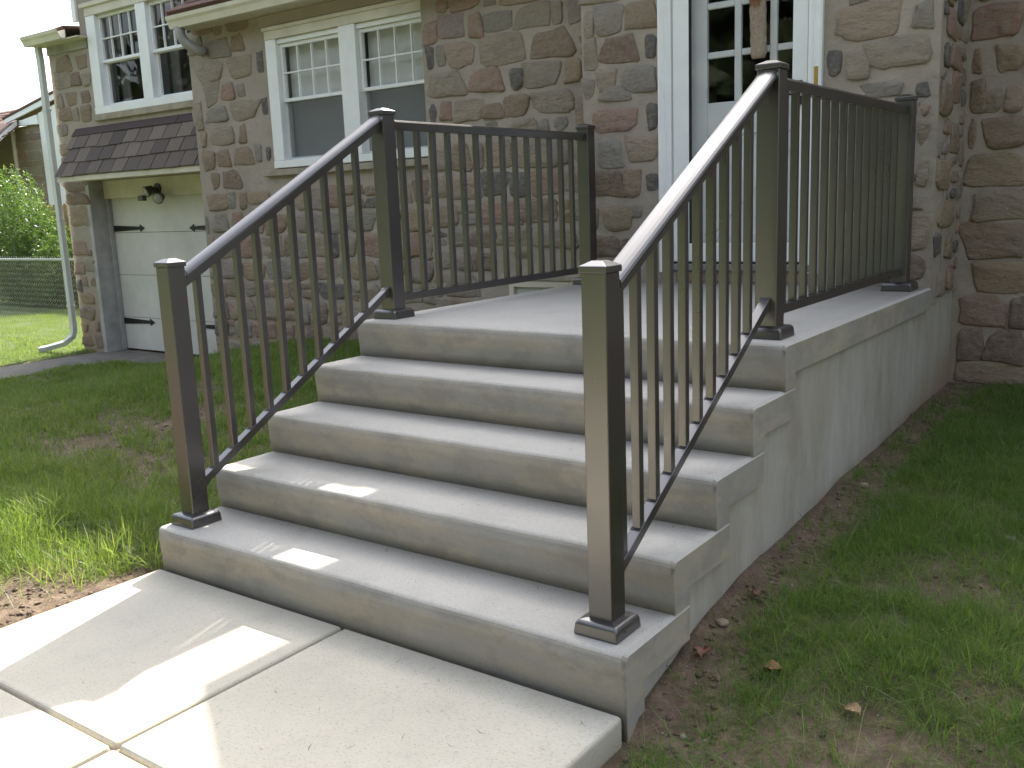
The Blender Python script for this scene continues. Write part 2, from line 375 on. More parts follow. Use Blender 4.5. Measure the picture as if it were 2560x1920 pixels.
# nosed step bodies: each one a tread band with a shallow concave riser
def step_body(k, y_back):
    z1 = H*(k+1); z0 = z1-H; yf = k*T
    m = MB(); r = .020
    prof = [(yf+.012, z0+(.0 if k else -.10)), (yf+.010, z0+.05), (yf+.003, z1-.06), (yf, z1-r)]
    for a in (0, 30, 60, 90): prof.append((yf+r-r*math.cos(math.radians(a)), z1-r+r*math.sin(math.radians(a))))
    under = z1-.125
    # side band: outline of the cast edge, L-shaped, closed behind
    prof += [(y_back, z1), (y_back, under), (yf+.12, under), (yf+.12, z0+(.0 if k else -.10))]
    return prof
names = []
for k in range(5):
    last = k == 4
    yb = YW-.002 if last else (k+1)*T+.118
    p = step_body(k, yb)
    m = MB(); n = len(p)
    N_ = 46
    rings = []
    for i in range(N_+1):
        x = XL+WD*i/N_; e = 0
        if i in (0, N_): rings.append([(x, y+(.010 if 3 <= q <= 7 else 0), z-(.010 if 4 <= q <= 8 else 0)) for q, (y, z) in enumerate(p)])
        if i == 0: x += .012
        if i == N_: x -= .012
        w = (vnoise(np.array([x]), np.array([k*3.]), 3.)[0]-.5)*.006
        w2 = (vnoise(np.array([x]), np.array([k*3.+9]), 9.)[0]-.5)*.003
        rings.append([(x, y+(w+w2 if 1 <= q <= 7 else 0), z+(w2 if 3 <= q <= 7 else 0)) for q, (y, z) in enumerate(p)])
    rings[-1], rings[-2] = rings[-2], rings[-1]
    m.loft(rings)
    o = m.build('landing' if last else 'step', [CONC, TREAD], st)
    for f in o.data.polygons:
        if f.normal.z > .55: f.material_index = 1
        f.use_smooth = (abs(f.normal.x) < .5)
# ---------------------------------------------------------------- the house
house = thing('stone_house', (-4, 5, 0), 'fieldstone house with white windows, a garage wing and a projecting front entry', 'house')
def grid_wall(name, x0, x1, z0, z1, y, holes, mat, depth=.22, axis='y'):
    """front skin with rectangular openings and their reveals; y is the face, the wall goes back by depth"""
    xs = sorted({x0, x1, *[v for h in holes for v in h[:2] if x0 < v < x1]}); zs = sorted({z0, z1, *[v for h in holes for v in h[2:] if z0 < v < z1]})
    m = MB(); inh = lambda x, z: any(h[0] < x < h[1] and h[2] < z < h[3] for h in holes)
    cell = {(i, j) for i in range(len(xs)-1) for j in range(len(zs)-1) if not inh((xs[i]+xs[i+1])/2, (zs[j]+zs[j+1])/2)}
    for i, j in cell:
        a, b, c, d = xs[i], xs[i+1], zs[j], zs[j+1]
        m.add([(a, y, c), (b, y, c), (b, y, d), (a, y, d)], [(0, 1, 2, 3)])
        m.add([(a, y+depth, c), (b, y+depth, c), (b, y+depth, d), (a, y+depth, d)], [(3, 2, 1, 0)])
        for (di, dj), q in (((-1, 0), ((a, c), (a, d))), ((1, 0), ((b, d), (b, c))), ((0, -1), ((b, c), (a, c))), ((0, 1), ((a, d), (b, d)))):
            if (i+di, j+dj) not in cell:
                (p, r), (s_, t) = q
                m.add([(p, y, r), (s_, y, t), (s_, y+depth, t), (p, y+depth, r)], [(0, 1, 2, 3)])
    return m.build(name, mat, house)
DOOR_O = (-1.70, -.69, 1.03, 3.12)
YB, YN, YG, YR = 4.0, 4.25, 4.73, 4.33
WN_O = (-6.20, -4.14, 1.95, 3.20); GW_O = (-9.99, -8.02, 2.80, 3.95); GD_O = (-10.50, -8.05, -.6, 1.98)
BW_O = (-3.28, -2.66, .60, .885)
w_door = grid_wall('wall', -2.33, -.004, ZL-.10, 3.62, YW, [DOOR_O], MORTAR)
w_bay = grid_wall('wall', -4.08, -2.335, -.3, 3.19, YB, [BW_O], MORTAR)
w_win = grid_wall('wall', -7.5, -4.085, -.4, 3.36, YN, [WN_O], MORTAR)
w_gar = grid_wall('wall', -11.04, -7.505, -.5, 3.72, YG, [GW_O, GD_O], MORTAR)
w_up = grid_wall('wall', -10.26, -7.5, 3.725, 5.3, YG, [GW_O], MORTAR)
w_right = grid_wall('wall', -.03, 4.4, -.2, 3.4, YR, [], MORTAR)
# return faces and hidden sides, each a slab of its own
def side(name, x0, x1, y0, y1, z0, z1): return box(name, x0, x1, y0, y1, z0, z1, MORTAR, house)
w_ret = side('wall', -.22, -.001, YW+.224, 5.4, ZL-.07, 3.62)
side('wall', -2.33, -2.11, YW+.224, 5.4, -.3, 3.62); side('wall', -4.08, -3.86, YB+.224, 5.4, -.3, 3.24)
side('wall', -7.5, -7.28, YN+.224, 5.4, -.4, 3.36); side('wall', -11.04, -10.82, YG+.224, 10.5, -.5, 3.72)
side('wall', 4.18, 4.4, YR+.224, 10.5, -.2, 3.4); side('wall', -11.04, 4.4, 10.5, 10.7, -.5, 3.4)
# backs that keep the rooms dark
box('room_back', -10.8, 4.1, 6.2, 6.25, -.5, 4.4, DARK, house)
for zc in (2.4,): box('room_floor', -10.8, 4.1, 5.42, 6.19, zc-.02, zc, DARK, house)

traced = {
'bay':'-385,307,12,10,R;-362,305,29,8,R;-337,303,11,5,G;-298,288,32,17,T;-276,287,10,16,T;-260,286,12,16,M;-377,291,26,18,M;-352,288,13,19,R;-330,288,27,14,G;-399,288,15,17,R;-328,267,41,22,T;-281,266,34,20,B;-369,268,27,19,P;-389,270,10,16,G;-400,269,7,18,S;-292,245,33,18,T;-263,245,15,16,O;-385,247,36,19,T;-344,246,31,18,R;-314,244,12,15,S;-282,224,37,17,T;-316,224,23,16,B;-338,222,19,11,B;-363,225,28,16,T;-386,226,11,15,R;-400,225,7,14,S;-340,211,11,6,G;-310,208,26,10,T;-291,207,10,10,G;-275,207,12,10,G',
'door':'-227,268,8,18,T;-211,269,21,20,G;-187,269,23,17,B;-226,248,10,20,T;-204,249,27,18,D;-180,248,8,14,S;-214,230,14,14,T;-189,228,25,17,G;-207,221,21,10,G;-228,226,9,13,G;-208,203,33,15,R;-179,203,8,16,S;-212,181,18,19,L;-186,183,24,17,P;-216,161,27,17,D;-195,161,13,18,B;-179,160,10,11,S;-207,137,22,17,O;-193,141,10,8,G;-225,137,5,15,B;-217,117,23,15,D;-199,118,11,10,D;-40,245,34,19,P;-10,244,10,14,G;-23,226,32,16,T;-45,221,13,16,T;-59,224,8,14,S;-31,206,21,8,G;-9,204,7,8,S;-8,181,6,13,T;-7,158,6,14,T;-7,193,4,6,B',
'ret':'388,241,23,15,R;359,222,14,10,G;401,224,28,13,R;380,223,13,12,S;377,199,29,18,B;408,178,21,17,B;380,157,32,16,O;362,137,11,11,T;395,134,34,14,O;372,117,18,12,S;404,114,19,14,B;410,95,18,14,R;385,92,14,13,T',
'right':'13,246,31,17,R;3,224,10,13,B;24,224,14,14,O;3,203,16,17,B;14,200,12,12,T;27,200,9,13,P;3,181,8,15,B;24,181,23,16,B;15,159,37,17,O;37,242,11,16,T;39,218,11,13,B;44,195,18,15,B;26,138,33,17,T;0,137,5,14,S;18,116,39,19,B;1,94,3,10,S;26,93,30,17,O;15,72,25,18,R;36,71,8,17,D;9,50,16,19,D;30,50,20,19,D;22,33,41,13,O',
'win':'-725,339,31,15,R;-699,334,12,11,G;-668,334,32,12,B;-701,315,35,18,G;-720,316,10,12,R;-671,317,18,15,B;-649,317,26,20,T;-719,294,40,20,T;-670,294,34,20,T;-639,295,9,19,S;-718,274,22,24,T;-693,272,21,16,R;-672,272,12,12,G;-649,272,25,16,G;-713,251,33,14,G;-668,252,41,19,T;-637,253,8,16,S;-745,252,17,28,T;-707,230,37,19,P;-674,229,10,18,B;-653,230,33,19,B;-738,228,9,16,O;-732,206,20,19,B;-708,207,20,17,B;-676,207,29,17,B;-653,209,10,17,G;-638,207,7,13,S;-724,185,12,16,B;-699,185,27,18,D;-660,186,32,18,R;-724,163,33,17,B;-701,164,10,16,G;-682,163,10,16,B;-723,141,23,18,G;-695,144,18,15,R;-658,165,30,13,O',
'gar':'-1071,344,32,18,B;-1030,343,22,16,B;-1077,327,35,22,T;-1048,324,22,16,D;-1024,321,19,14,T;-1062,302,23,17,B;-1030,301,19,14,D;-1091,302,16,18,T;-1080,284,27,16,B;-1057,282,15,16,T;-1033,281,22,19,B;-1093,265,25,14,G;-1077,192,52,12,D;-1078,177,52,15,D;-1076,155,39,25,O;-1085,113,34,18,R;-1091,87,24,16,R;-1064,90,22,15,T;-1083,69,13,13,R;-1062,69,10,11,B;-1082,46,32,14,O;-1093,27,20,15,T;-1074,26,13,16,B;-1105,6,32,12,O;-1065,9,10,13,B;-1099,-11,35,14,R;-1065,-10,17,19,B',

}
stones = []      # (screen importance, builder args)
def add_stone(u, v, w, h, c, key): stones.append((w*h, u, v, w, h, c, key))
PLANE = {'bay': ('y', YB, w_bay), 'door': ('y', YW, w_door), 'win': ('y', YN, w_win), 'gar': ('y', YG, w_gar), 'right': ('y', YR, w_right), 'ret': ('x', 0, w_ret)}
BOUNDS = {'bay': (-4.08, -2.335, .1, 3.2), 'door': (-2.33, -.01, .95, 3.55), 'win': (-7.5, -4.09, -.05, 3.33), 'gar': (-11.04, -7.6, -.25, 3.7), 'right': (.03, 1.6, .2, 3.3), 'ret': (YW+.03, YR-.02, .98, 3.4)}
HOLES = {'bay': [(-3.36, -2.58, .50, .96)], 'door': [(-1.76, -.63, .95, 3.2)], 'win': [(-6.46, -4.0, 1.84, 3.42)], 'gar': [(-10.12, -7.9, 2.73, 4.2), (-10.54, -7.9, -.4, 2.68), (-10.66, -7.6, 1.95, 2.68), (-11.04, -10.2, 3.58, 3.8)], 'right': [], 'ret': []}
GCOL = 'TTTTRBBBGGOPPDMS'
for key, txt in traced.items():
    B0 = BOUNDS[key]; rects = []
    for e in txt.split(';'):
        u, v, w, h, c = e.split(','); u, v, w, h = [float(q)/100 for q in (u, v, w, h)]
        if key == 'right': w *= 1.07; h *= 1.12
        u0, u1 = max(u-w/2, B0[0]-(.015 if key in ('win', 'bay', 'door') else 0)), min(u+w/2, B0[1]); v0, v1 = v-h/2, v+h/2
        if u1-u0 < .03 or v1-v0 < .03: continue
        if any(u0 < hh[1]-.02 and u1 > hh[0]+.02 and v0 < hh[3]-.02 and v1 > hh[2]+.02 for hh in HOLES[key]) and c != 'S' : 
            if not (key == 'gar'): continue
        rects.append((u0, u1, v0, v1)); stones.append(((u1-u0)*(v1-v0)+.02, (u0+u1)/2, (v0+v1)/2, u1-u0, v1-v0, c, key))
    R = random.Random(hash(len(txt)) % 997)
    z = B0[2]
    while z < B0[3]:
        rh = R.uniform(.16, .25); x = B0[0]-R.uniform(0, .1)
        while x < B0[1]:
            ww = R.choice((.11, .17, .22, .28, .34, .40))*R.uniform(.85, 1.15); gap = R.uniform(.012, .032)
            if key == 'ret': ww = R.uniform(.08, .16)
            cells = [(z, rh)]
            if ww < .2 and rh > .16 and R.random() < .35: cells = [(z, rh*.5), (z+rh*.5, rh*.5)]
            for zz, hh in cells:
                a, b = max(x, B0[0]+.01), min(x+ww, B0[1]-.01); jv = R.uniform(-.015, .015)
                c0, c1 = zz+jv+.015, zz+hh+jv-.012
                ok = b-a > .05 and c1-c0 > .04
                if ok:
                    for (p, q, r_, s_) in rects:
                        ox = min(b, q)-max(a, p); oz = min(c1, s_)-max(c0, r_)
                        if ox > -.015 and oz > -.012:
                            if ox > .05 and oz > .04: ok = False; break
                            # trim the filler beside its neighbour
                            if ox <= oz:
                                if (a+b) < (p+q): b = min(b, p-.02)
                                else: a = max(a, q+.02)
                            else:
                                if (c0+c1) < (r_+s_): c1 = min(c1, r_-.018)
                                else: c0 = max(c0, s_+.018)
                ok = ok and b-a > .05 and c1-c0 > .045
                if ok and any(a < q[1]+.01 and b > q[0]-.01 and c0 < q[3]+.01 and c1 > q[2]-.01 for q in HOLES[key]): ok = False
                if ok:
                    code = R.choice(GCOL) if (b-a) > .1 else R.choice('SGBRDT')
                    stones.append(((b-a)*(c1-c0), (a+b)/2, (c0+c1)/2, b-a, c1-c0, code, key))
            x += ww+gap
        z += rh+R.uniform(.004, .018)
def stone_mesh(w, h, R, big):
    """irregular split face: rim in the mortar, rounded shoulder, uneven top"""
    tw = R.uniform(-.26, .26) if big else R.uniform(-.4, .4); sk = R.uniform(-.12, .12)
    pts = []
    mx = .72 if big else .85
    for sx_, sz_ in ((1, 1), (-1, 1), (-1, -1), (1, -1)):       # broken corners of a roughly squared stone
        a = R.uniform(.16, mx); b = R.uniform(.14, mx)*R.uniform(.6, 1)
        ins = R.uniform(0, .12)
        p, q = (sx_*(1-a), sz_*(1-ins)), (sx_*(1-ins*.6), sz_*(1-b))
        if sx_*sz_ > 0: p, q = q, p
        mid = ((p[0]+q[0])/2+sx_*.07, (p[1]+q[1])/2+sz_*.07)
        pts += [p, mid, q] if big else [p, q]
    out = []
    for i, p in enumerate(pts):
        q = pts[(i+1) % len(pts)]; out.append(p)
        if math.hypot((p[0]-q[0])*w, (p[1]-q[1])*h) > .09: t = R.uniform(.35, .65); out.append((p[0]+(q[0]-p[0])*t+R.uniform(-.06, .05), p[1]+(q[1]-p[1])*t+R.uniform(-.06, .05)))
    n = len(out); ring = [((x*(1+tw*z)+sk*z+R.uniform(-.045, .04))*w*.55, (z*(1-tw*.5*x)+R.uniform(-.05, .045))*h*.555) for x, z in out]
    d = R.uniform(.010, .022) if big else R.uniform(.006, .013)
    fx, fz = R.uniform(-.012, .012)/w, R.uniform(-.010, .012)/h
    v = []; f = []
    ca = R.uniform(0, 6.28); ct = R.uniform(-.25, .35)*min(w, h)*.5; ck = R.uniform(.10, .34)
    for sc, dp, jj in ((1.0, -.004, 0), (.975, .55, .0015), (.90, 1.0, .0025), (.5, 1.03, .0015)):
        for x, z in ring:
            off = dp if dp < 0 else dp*d+R.uniform(-jj, jj)+(fx*x+fz*z)
            off -= 0 if dp < 0 else min(ck*max(0, x*sc*math.cos(ca)+z*sc*math.sin(ca)-ct), off*.6)
            g = min(1., sc+(.006/max(w, h) if sc > .9 else 0))
            v.append((x*g, -off, z*g))
    v.append((0, -d*1.05, 0))
    for k in range(3):
        for i in range(n): j = (i+1) % n; f.append((k*n+i, k*n+j, (k+1)*n+j, (k+1)*n+i))
    for i in range(n): f.append((3*n+i, 3*n+(i+1) % n, 4*n))
    return v, f
stones.sort(key=lambda s: -s[0])
IND = 286; rest = {}
R = random.Random(11)
for idx, (imp, u, vv, w, h, c, key) in enumerate(stones):
    v, f = stone_mesh(w, h, R, w*h > .012)
    ax, pv, wall = PLANE[key]
    if ax == 'y': loc = Vector((u, pv, vv)); tr = lambda p: (p[0], p[1], p[2])
    else: loc = Vector((pv, u, vv)); tr = lambda p: (-p[1], p[0], p[2])
    v = [tr(p) for p in v]
    if idx < IND:
        nn_ = (len(v)-1)//4
        me = bpy.data.meshes.new('stone'); me.from_pydata(v, [], f); me.materials.append(STONE[c])
        n = (len(v)-1)//4
        me.polygons.foreach_set('use_smooth', [i >= nn_ for i in range(len(f))])
        o = bpy.data.objects.new('stone', me); col.objects.link(o); o.location = loc; place(o, wall)
    else: rest.setdefault(c, []).append(([Vector(p)+loc for p in v], f))
m = MB(); mi = []; codes = sorted(rest)
for ci, c in enumerate(codes):
    for v, f in rest[c]: m.add(v, f); mi += [ci]*len(f)
o = m.build('small_stones', [STONE[c] for c in codes], house, recalc=False, smooth=True); o.data.polygons.foreach_set('material_index', mi); tag(o, kind='stuff')

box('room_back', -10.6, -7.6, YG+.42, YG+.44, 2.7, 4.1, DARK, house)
# ---- trim: sills, lintels
box('lintel', -6.36, -4.09, YN-.02, YN+.02, 3.255, 3.36, TAUPE, house, .004)
box('sill', -6.42, -4.09, YN-.055, YN+.02, 1.852, 1.912, SILLM, house, .006)
box('sill', -10.10, -7.52, YG-.045, YG+.02, 2.70, 2.775, SILLM, house, .006)
def sash(win, x0, x1, z0, z1, y, nx, nz, screen=False, shade=None, stile=.030, rail=.032):
    """one glazed sash: frame, panes and glazing bars"""
    fr = MB(); fr.box(x0, x0+stile, y, y+.035, z0, z1); fr.box(x1-stile, x1, y, y+.035, z0, z1)
    fr.box(x0+stile, x1-stile, y, y+.035, z0, z0+rail); fr.box(x0+stile, x1-stile, y, y+.035, z1-rail, z1)
    s_ = fr.build('sash', WHITE, win, .003)
    a, b, c, d = x0+stile, x1-stile, z0+rail, z1-rail
    for i in range(1, nx): x = a+(b-a)*i/nx; box('glazing_bar', x-.0058, x+.0058, y+.006, y+.030, c, d, WHITE, win)
    for j in range(1, nz): z = c+(d-c)*j/nz; box('glazing_bar', a, b, y+.004, y+.028, z-.0065, z+.0065, WHITE, win)
    box('pane', a-.004, b+.004, y+.030, y+.034, c-.004, d+.004, GLASS, win)
    if screen: box('insect_screen', a-.01, b+.01, y-.012, y-.010, c-.01, d+.01, SCREEN, win)
# window beside the railing
wn = box('window', -6.27, -6.12, YN-.028, YN+.10, 1.995, 3.13, WHITE, house, .006); wn.name = 'window'
def trim(win, *a, mat=WHITE, bev=.005): return box('casing', *a, mat, win, bev)
trim(wn, -6.27, -4.085, YN-.034, YN+.10, 3.13, 3.235, mat=CREAM); trim(wn, -6.285, -4.085, YN-.05, YN+.0, 3.21, 3.245, mat=CREAM)
trim(wn, -5.27, -5.06, YN-.028, YN+.10, 1.995, 3.13)
trim(wn, -4.215, -4.085, YN-.028, YN+.10, 1.995, 3.13)
trim(wn, -6.27, -4.085, YN-.034, YN+.10, 1.925, 1.993)
for a, b in ((-6.118, -5.272), (-5.058, -4.217)):
    trim(wn, a, b, YN-.005, YN+.10, 3.085, 3.128, bev=.003)
    sash(wn, a, b, 2.545, 3.083, YN+.022, 4, 2); sash(wn, a, b, 1.997, 2.575, YN+.060, 1, 1, screen=True)
    box('roller_shade', a-.0, b+.0, YN+.135, YN+.14, 1.99, 3.1, SHADE, wn)
# upper window over the garage
uw = box('window', -10.07, -9.88, YG-.03, YG+.10, 2.86, 3.93, WHITE, house, .006)
trim(uw, -10.07, -7.55, YG-.036, YG+.10, 3.93, 4.05, mat=CREAM); trim(uw, -10.14, -7.5, YG-.06, YG, 4.03, 4.08, mat=CREAM)
trim(uw, -9.03, -8.84, YG-.03, YG+.10, 2.86, 3.93); trim(uw, -7.99, -7.8, YG-.03, YG+.10, 2.86, 3.93)
trim(uw, -10.07, -7.8, YG-.036, YG+.10, 2.775, 2.858)
for a, b in ((-9.878, -9.032), (-8.838, -7.992)):
    sash(uw, a, b, 3.37, 3.928, YG+.022, 4, 2, rail=.036); sash(uw, a, b, 2.86, 3.402, YG+.060, 1, 1, rail=.036)
    box('curtain', a, a+.16, YG+.25, YG+.27, 2.8, 3.95, mat_plain('net_curtain', (.16, .16, .15), .9, 0, .2, 3, .1), uw)
# basement window behind the landing
bw = MB().box(-3.28, -3.235, YB-.02, YB+.08, .60, .885).box(-2.705, -2.66, YB-.02, YB+.08, .60, .885).box(-3.235, -2.705, YB-.02, YB+.08, .835, .885).box(-3.235, -2.705, YB-.02, YB+.08, .60, .64).build('basement_window', CREAM, house, .004)
box('pane', -3.234, -2.706, YB+.02, YB+.026, .641, .834, SHADE, bw)
box('sill', -3.36, -2.58, YB-.03, YB+.012, .888, .935, SILLM, house, .006)

# ---- front door: white surround, full-view storm door, glazed inner door
def casing(x0, x1):
    p = [(x0, 0), (x0, -.030), (x0+.012, -.036), (x0+.030, -.030), (x0+.042, -.030), (x0+.050, -.022), (x0+.064, -.026), (x1-.008, -.018), (x1, -.014), (x1, 0)]
    if x0 > -1: p = [(x0+x1-a, b) for a, b in p][::-1]
    m = MB(); m.extrude(p, lambda u, v: (u, YW+v, 1.0), lambda u, v: (u, YW+v, 3.15)); return m.build('casing', WHITE, dfr)
dfr = box('door_frame', -1.735, -.655, YW-.030, YW+.1, 3.10, 3.20, WHITE, house, .004)
casing(-1.735, -1.648); casing(-.742, -.655)
box('jamb', -1.70, -1.645, YW+.002, YW+.21, 1.03, 3.099, WHITE, dfr); box('jamb', -.745, -.69, YW+.002, YW+.21, 1.03, 3.099, WHITE, dfr)
box('threshold', -1.70, -.69, YW-.035, YW+.2, 1.012, 1.055, mat_plain('grey_threshold', (.22, .225, .22), .6, .2, .1, 9, .1), house, .006)
box('threshold_curb', -1.735, -.655, YW-.012, YW+.2, ZL-.02, 1.010, SILLM, house, .006)
for i, xx in enumerate((-1.62, -1.36, -1.13, -.90)): 
    ob = box('brick', xx, xx+.21, YW-.020, YW-.010, ZL+.012, 1.0, STONE['RBPR'[i]], house, .004)
sdoor = MB().box(-1.640, -1.524, YW-.006, YW+.03, 1.070, 3.09).box(-.842, -.748, YW-.006, YW+.03, 1.070, 3.09).box(-1.524, -.842, YW-.006, YW+.03, 1.070, 1.190).box(-1.524, -.842, YW-.006, YW+.03, 2.99, 3.09).build('storm_door', WHITE, house, .006)
box('pane', -1.526, -.840, YW+.010, YW+.015, 1.188, 2.992, GLASS, sdoor)
box('gasket', -1.5245, -1.5195, YW-.004, YW+.028, 1.19, 2.99, BLACK, sdoor); box('sweep', -1.640, -.748, YW+.0, YW+.025, 1.056, 1.069, BLACK, sdoor)
hd = MB().box(-.815, -.775, YW-.03, YW-.0065, 2.02, 2.16).tube([(-.795, YW-.03, 2.10), (-.80, YW-.065, 2.12), (-.87, YW-.07, 2.13)], .009).build('latch_handle', BLACK, sdoor, .003)
box('strike_plate', -.700, -.668, YW-.034, YW-.030, 2.12, 2.23, BRASS, dfr, .002)
# inner door at YW+.096
yi = YW+.096
ind = MB()
xs = [-1.64, -1.445, -.79, -.745]; 
ind.box(-1.64, -1.445, yi, yi+.04, 1.06, 3.09).box(-.825, -.748, yi, yi+.04, 1.06, 3.09).box(-1.445, -.825, yi, yi+.04, 2.98, 3.09).box(-1.445, -.825, yi, yi+.04, 1.06, 1.25).box(-1.445, -.825, yi, yi+.04, 1.88, 2.090)
indo = ind.build('inner_door', INNERDOOR, house, .006)
lx = [-1.445, -1.236, -1.003, -.825]; lz = [2.09, 2.387, 2.690, 2.98]
for x in lx[1:3]: box('glazing_bar', x-.024, x+.024, yi+.006, yi+.036, 2.09, 2.98, INNERDOOR, indo, .008)
for z in lz[1:3]:
    for a, b in zip(lx, lx[1:]): box('glazing_bar', a+(.024 if a != lx[0] else 0), b-(.024 if b != lx[-1] else 0), yi+.008, yi+.034, z-.020, z+.020, INNERDOOR, indo, .007)
for a, b in zip(lx, lx[1:]):
    for c, d in zip(lz, lz[1:]): box('pane', a, b, yi+.024, yi+.028, c, d, GLASS, indo)
box('panel', -1.445, -.825, yi+.016, yi+.03, 1.25, 1.88, INNERDOOR, indo)
for s_ in (0, 1):      # diagonal brace boards of the lower panel
    a = (-1.445, 1.25) if s_ == 0 else (-1.445, 1.88); b = (-.825, 1.88) if s_ == 0 else (-.825, 1.25)
    d = Vector((b[0]-a[0], b[1]-a[1])).normalized(); nn = Vector((-d.y, d.x))*.035
    yy = yi+.006+.003*s_
    m = MB(); q = [(a[0]+nn.x, a[1]+nn.y), (a[0]-nn.x, a[1]-nn.y), (b[0]-nn.x, b[1]-nn.y), (b[0]+nn.x, b[1]+nn.y)]
    m.extrude(q, lambda u, v: (u, yy, v), lambda u, v: (u, yi+.0155, v)); m.build('brace_board', INNERDOOR, indo, .003)
m = MB().box(-.815, -.785, yi-.012, yi, 1.86, 2.05).tube([(-.80, yi-.012, 2.0), (-.80, yi-.05, 2.0), (-.80, yi-.055, 1.93), (-.80, yi-.05, 1.88), (-.80, yi-.012, 1.88)], .008).build('door_handle', BRASS, indo, .003)
# woven hanging on the door
hg = thing('door_hanger', (-1.09, YW+.06, 2.33), 'long woven beige pocket with a dried leaf, hanging behind the front door glass', 'door hanging')
m = MB(); rings = []
for i in range(23):
    t = i/22; z = 2.328+t*.62; ww = (.050 if t > .03 else .042)+.007*t; dd = .020+.006*math.sin(t*3)
    ww += .0022*math.sin(i*2.1)
    cx = -1.080-.016*t
    rings.append([(cx+ww*math.copysign(abs(math.cos(a))**.6, math.cos(a)), YW+.060+dd*math.sin(a), z) for a in [2*math.pi*j/14 for j in range(14)]])
m.loft(rings); m.build('woven_pocket', BURLAP, hg, smooth=True)
m = MB()
for a0, ln in ((-1.57, .075), (-1.1, .07), (-2.1, .07), (-.6, .05), (-2.6, .05)):
    c, s_ = math.cos(a0), math.sin(a0)
    m.add([(-1.094, YW+.034, 2.690), (-1.094+c*ln*.5-s_*.014, YW+.026, 2.690+s_*ln*.5+c*.014), (-1.094+c*ln, YW+.028, 2.690+s_*ln), (-1.094+c*ln*.5+s_*.014, YW+.026, 2.690+s_*ln*.5-c*.014)], [(0, 1, 2, 3)])
m.build('dried_leaf', DEADLEAF, hg, recalc=False)

# ---- garage
gd = bpy.data.objects.new('garage_door', None); col.objects.link(gd); gd.location = (-9.3, 5, -.22); place(gd, house)
for a, b in ((1.312, 1.86), (.764, 1.308), (.204, .760), (-.225, .200)): box('panel', -10.47, -8.09, 5.0, 5.04, a, b, GPAINT, gd, .006)
def hinge(x, z, s):
    p = [(0, -.042), (.62, -.020), (.62, -.048), (.72, -.0), (.62, .048), (.62, .020), (0, .042)]
    m = MB(); m.extrude([(x+s*u, z+v) for u, v in p], lambda u, v: (u, 4.999, v), lambda u, v: (u, 4.990, v)); return m.build('strap_hinge', BLACK, gd, .002)
hinge(-10.465, 1.365, 1); hinge(-10.465, .150, 1); hinge(-8.10, 1.350, -1); hinge(-8.10, .145, -1)
box('jamb', -10.555, -10.475, YG-.006, 5.06, -.5, 1.98, OLDWHITE, house, .004); box('door_stop', -10.474, -10.43, 4.94, 4.992, -.24, 1.755, OLDWHITE, house, .003)
box('jamb', -8.085, -8.0, YG-.006, 5.06, -.5, 1.98, OLDWHITE, house, .004)
box('header', -10.475, -8.085, 4.93, 4.985, 1.752, 1.99, CREAM, house, .004); box('garage_soffit', -10.56, -7.6, 4.42, 4.929, 1.985, 2.0, CREAM, house)
# shingled awning over it
aw = bpy.data.objects.new('awning', None); col.objects.link(aw); aw.location = (-9.1, 4.6, 2.05); place(aw, house)
ya, za, yf, zf = YG-.008, 2.64, 4.385, 2.045
m = MB(); m.extrude([(ya, za-.012), (ya, 2.002), (yf+.03, 2.002), (yf+.03, zf-.008)], lambda u, v: (-10.58, u, v), lambda u, v: (-7.52, u, v)); m.build('awning_core', CREAM, aw)
box('fascia', -10.60, -7.515, yf+.006, yf+.029, 1.972, zf-.012, CREAM, aw, .004)
sd = Vector((0, yf-ya, zf-za)); sl_ = sd.length; sd.normalize(); sn = Vector((0, -sd.z, sd.y)); sn = sn if sn.y < 0 else -sn
rows = 4; rl = (sl_-.10)/3
for r in range(4):
    s0 = 0 if r == 0 else .10+rl*(r-1)-.01; s1 = .115 if r == 0 else .10+rl*r+.012
    x = -10.60+(0 if r % 2 == 0 else -.11)+(.05 if r == 2 else 0)
    while x < -7.53:
        w_ = .27 if r else 1.1
        a, b = max(x, -10.60), min(x+w_-(.014 if r else .006), -7.522)
        if b-a > .03:
            lift0, lift1 = .004+.002*random.random(), .018+.006*random.random()
            p0 = Vector((0, ya, za))+sd*(s0-.0); jit = 0 if r == 0 else random.uniform(-.010, .010)
            p1 = Vector((0, ya, za))+sd*(s1+jit)
            q = [p0+sn*lift0, p1+sn*lift1, p1+sn*(lift1-.010), p0+sn*(lift0-.003)]
            m = MB(); m.loft([[(a, p.y, p.z) for p in q], [(b, p.y, p.z) for p in q]]); m.build('shingle', SHING if r else SHING_CAP, aw)
        x += w_
# floodlight above the garage door
fl = thing('floodlight', (-9.25, 4.93, 1.80), 'weathered twin floodlight with motion sensor above the garage door', 'outdoor light')
m = MB().tube([(-9.27, 4.929, 1.84), (-9.27, 4.90, 1.84)], .065, 14); m.build('base_plate', LAMPB, fl, .004)
for (cx, cz, dx) in ((-9.31, 1.825, -.02), (-9.12, 1.735, .05)):
    a = Vector((-9.27, 4.90, 1.84)); b = Vector((cx, 4.84, cz)); d = Vector((dx, -.09, -.035)).normalized()
    m = MB().tube([a, b], .016, 8); m.tube([b-d*.05, b-d*.03, b+d*.05, b+d*.062], [.022, .048, .066, .070], 14); hdl = m.build('lamp_head', LAMPB, fl, smooth=False)
    m = MB(); m.tube([b+d*.060, b+d*.070, b+d*.078], [.064, .055, .02], 14); m.build('lens', LAMPG, hdl, smooth=True)
m = MB().tube([(-9.30, 4.89, 1.80), (-9.42, 4.84, 1.745)], .014, 8); m.box(-9.50, -9.40, 4.78, 4.84, 1.70, 1.765); m.build('motion_sensor', LAMPB, fl, .01)

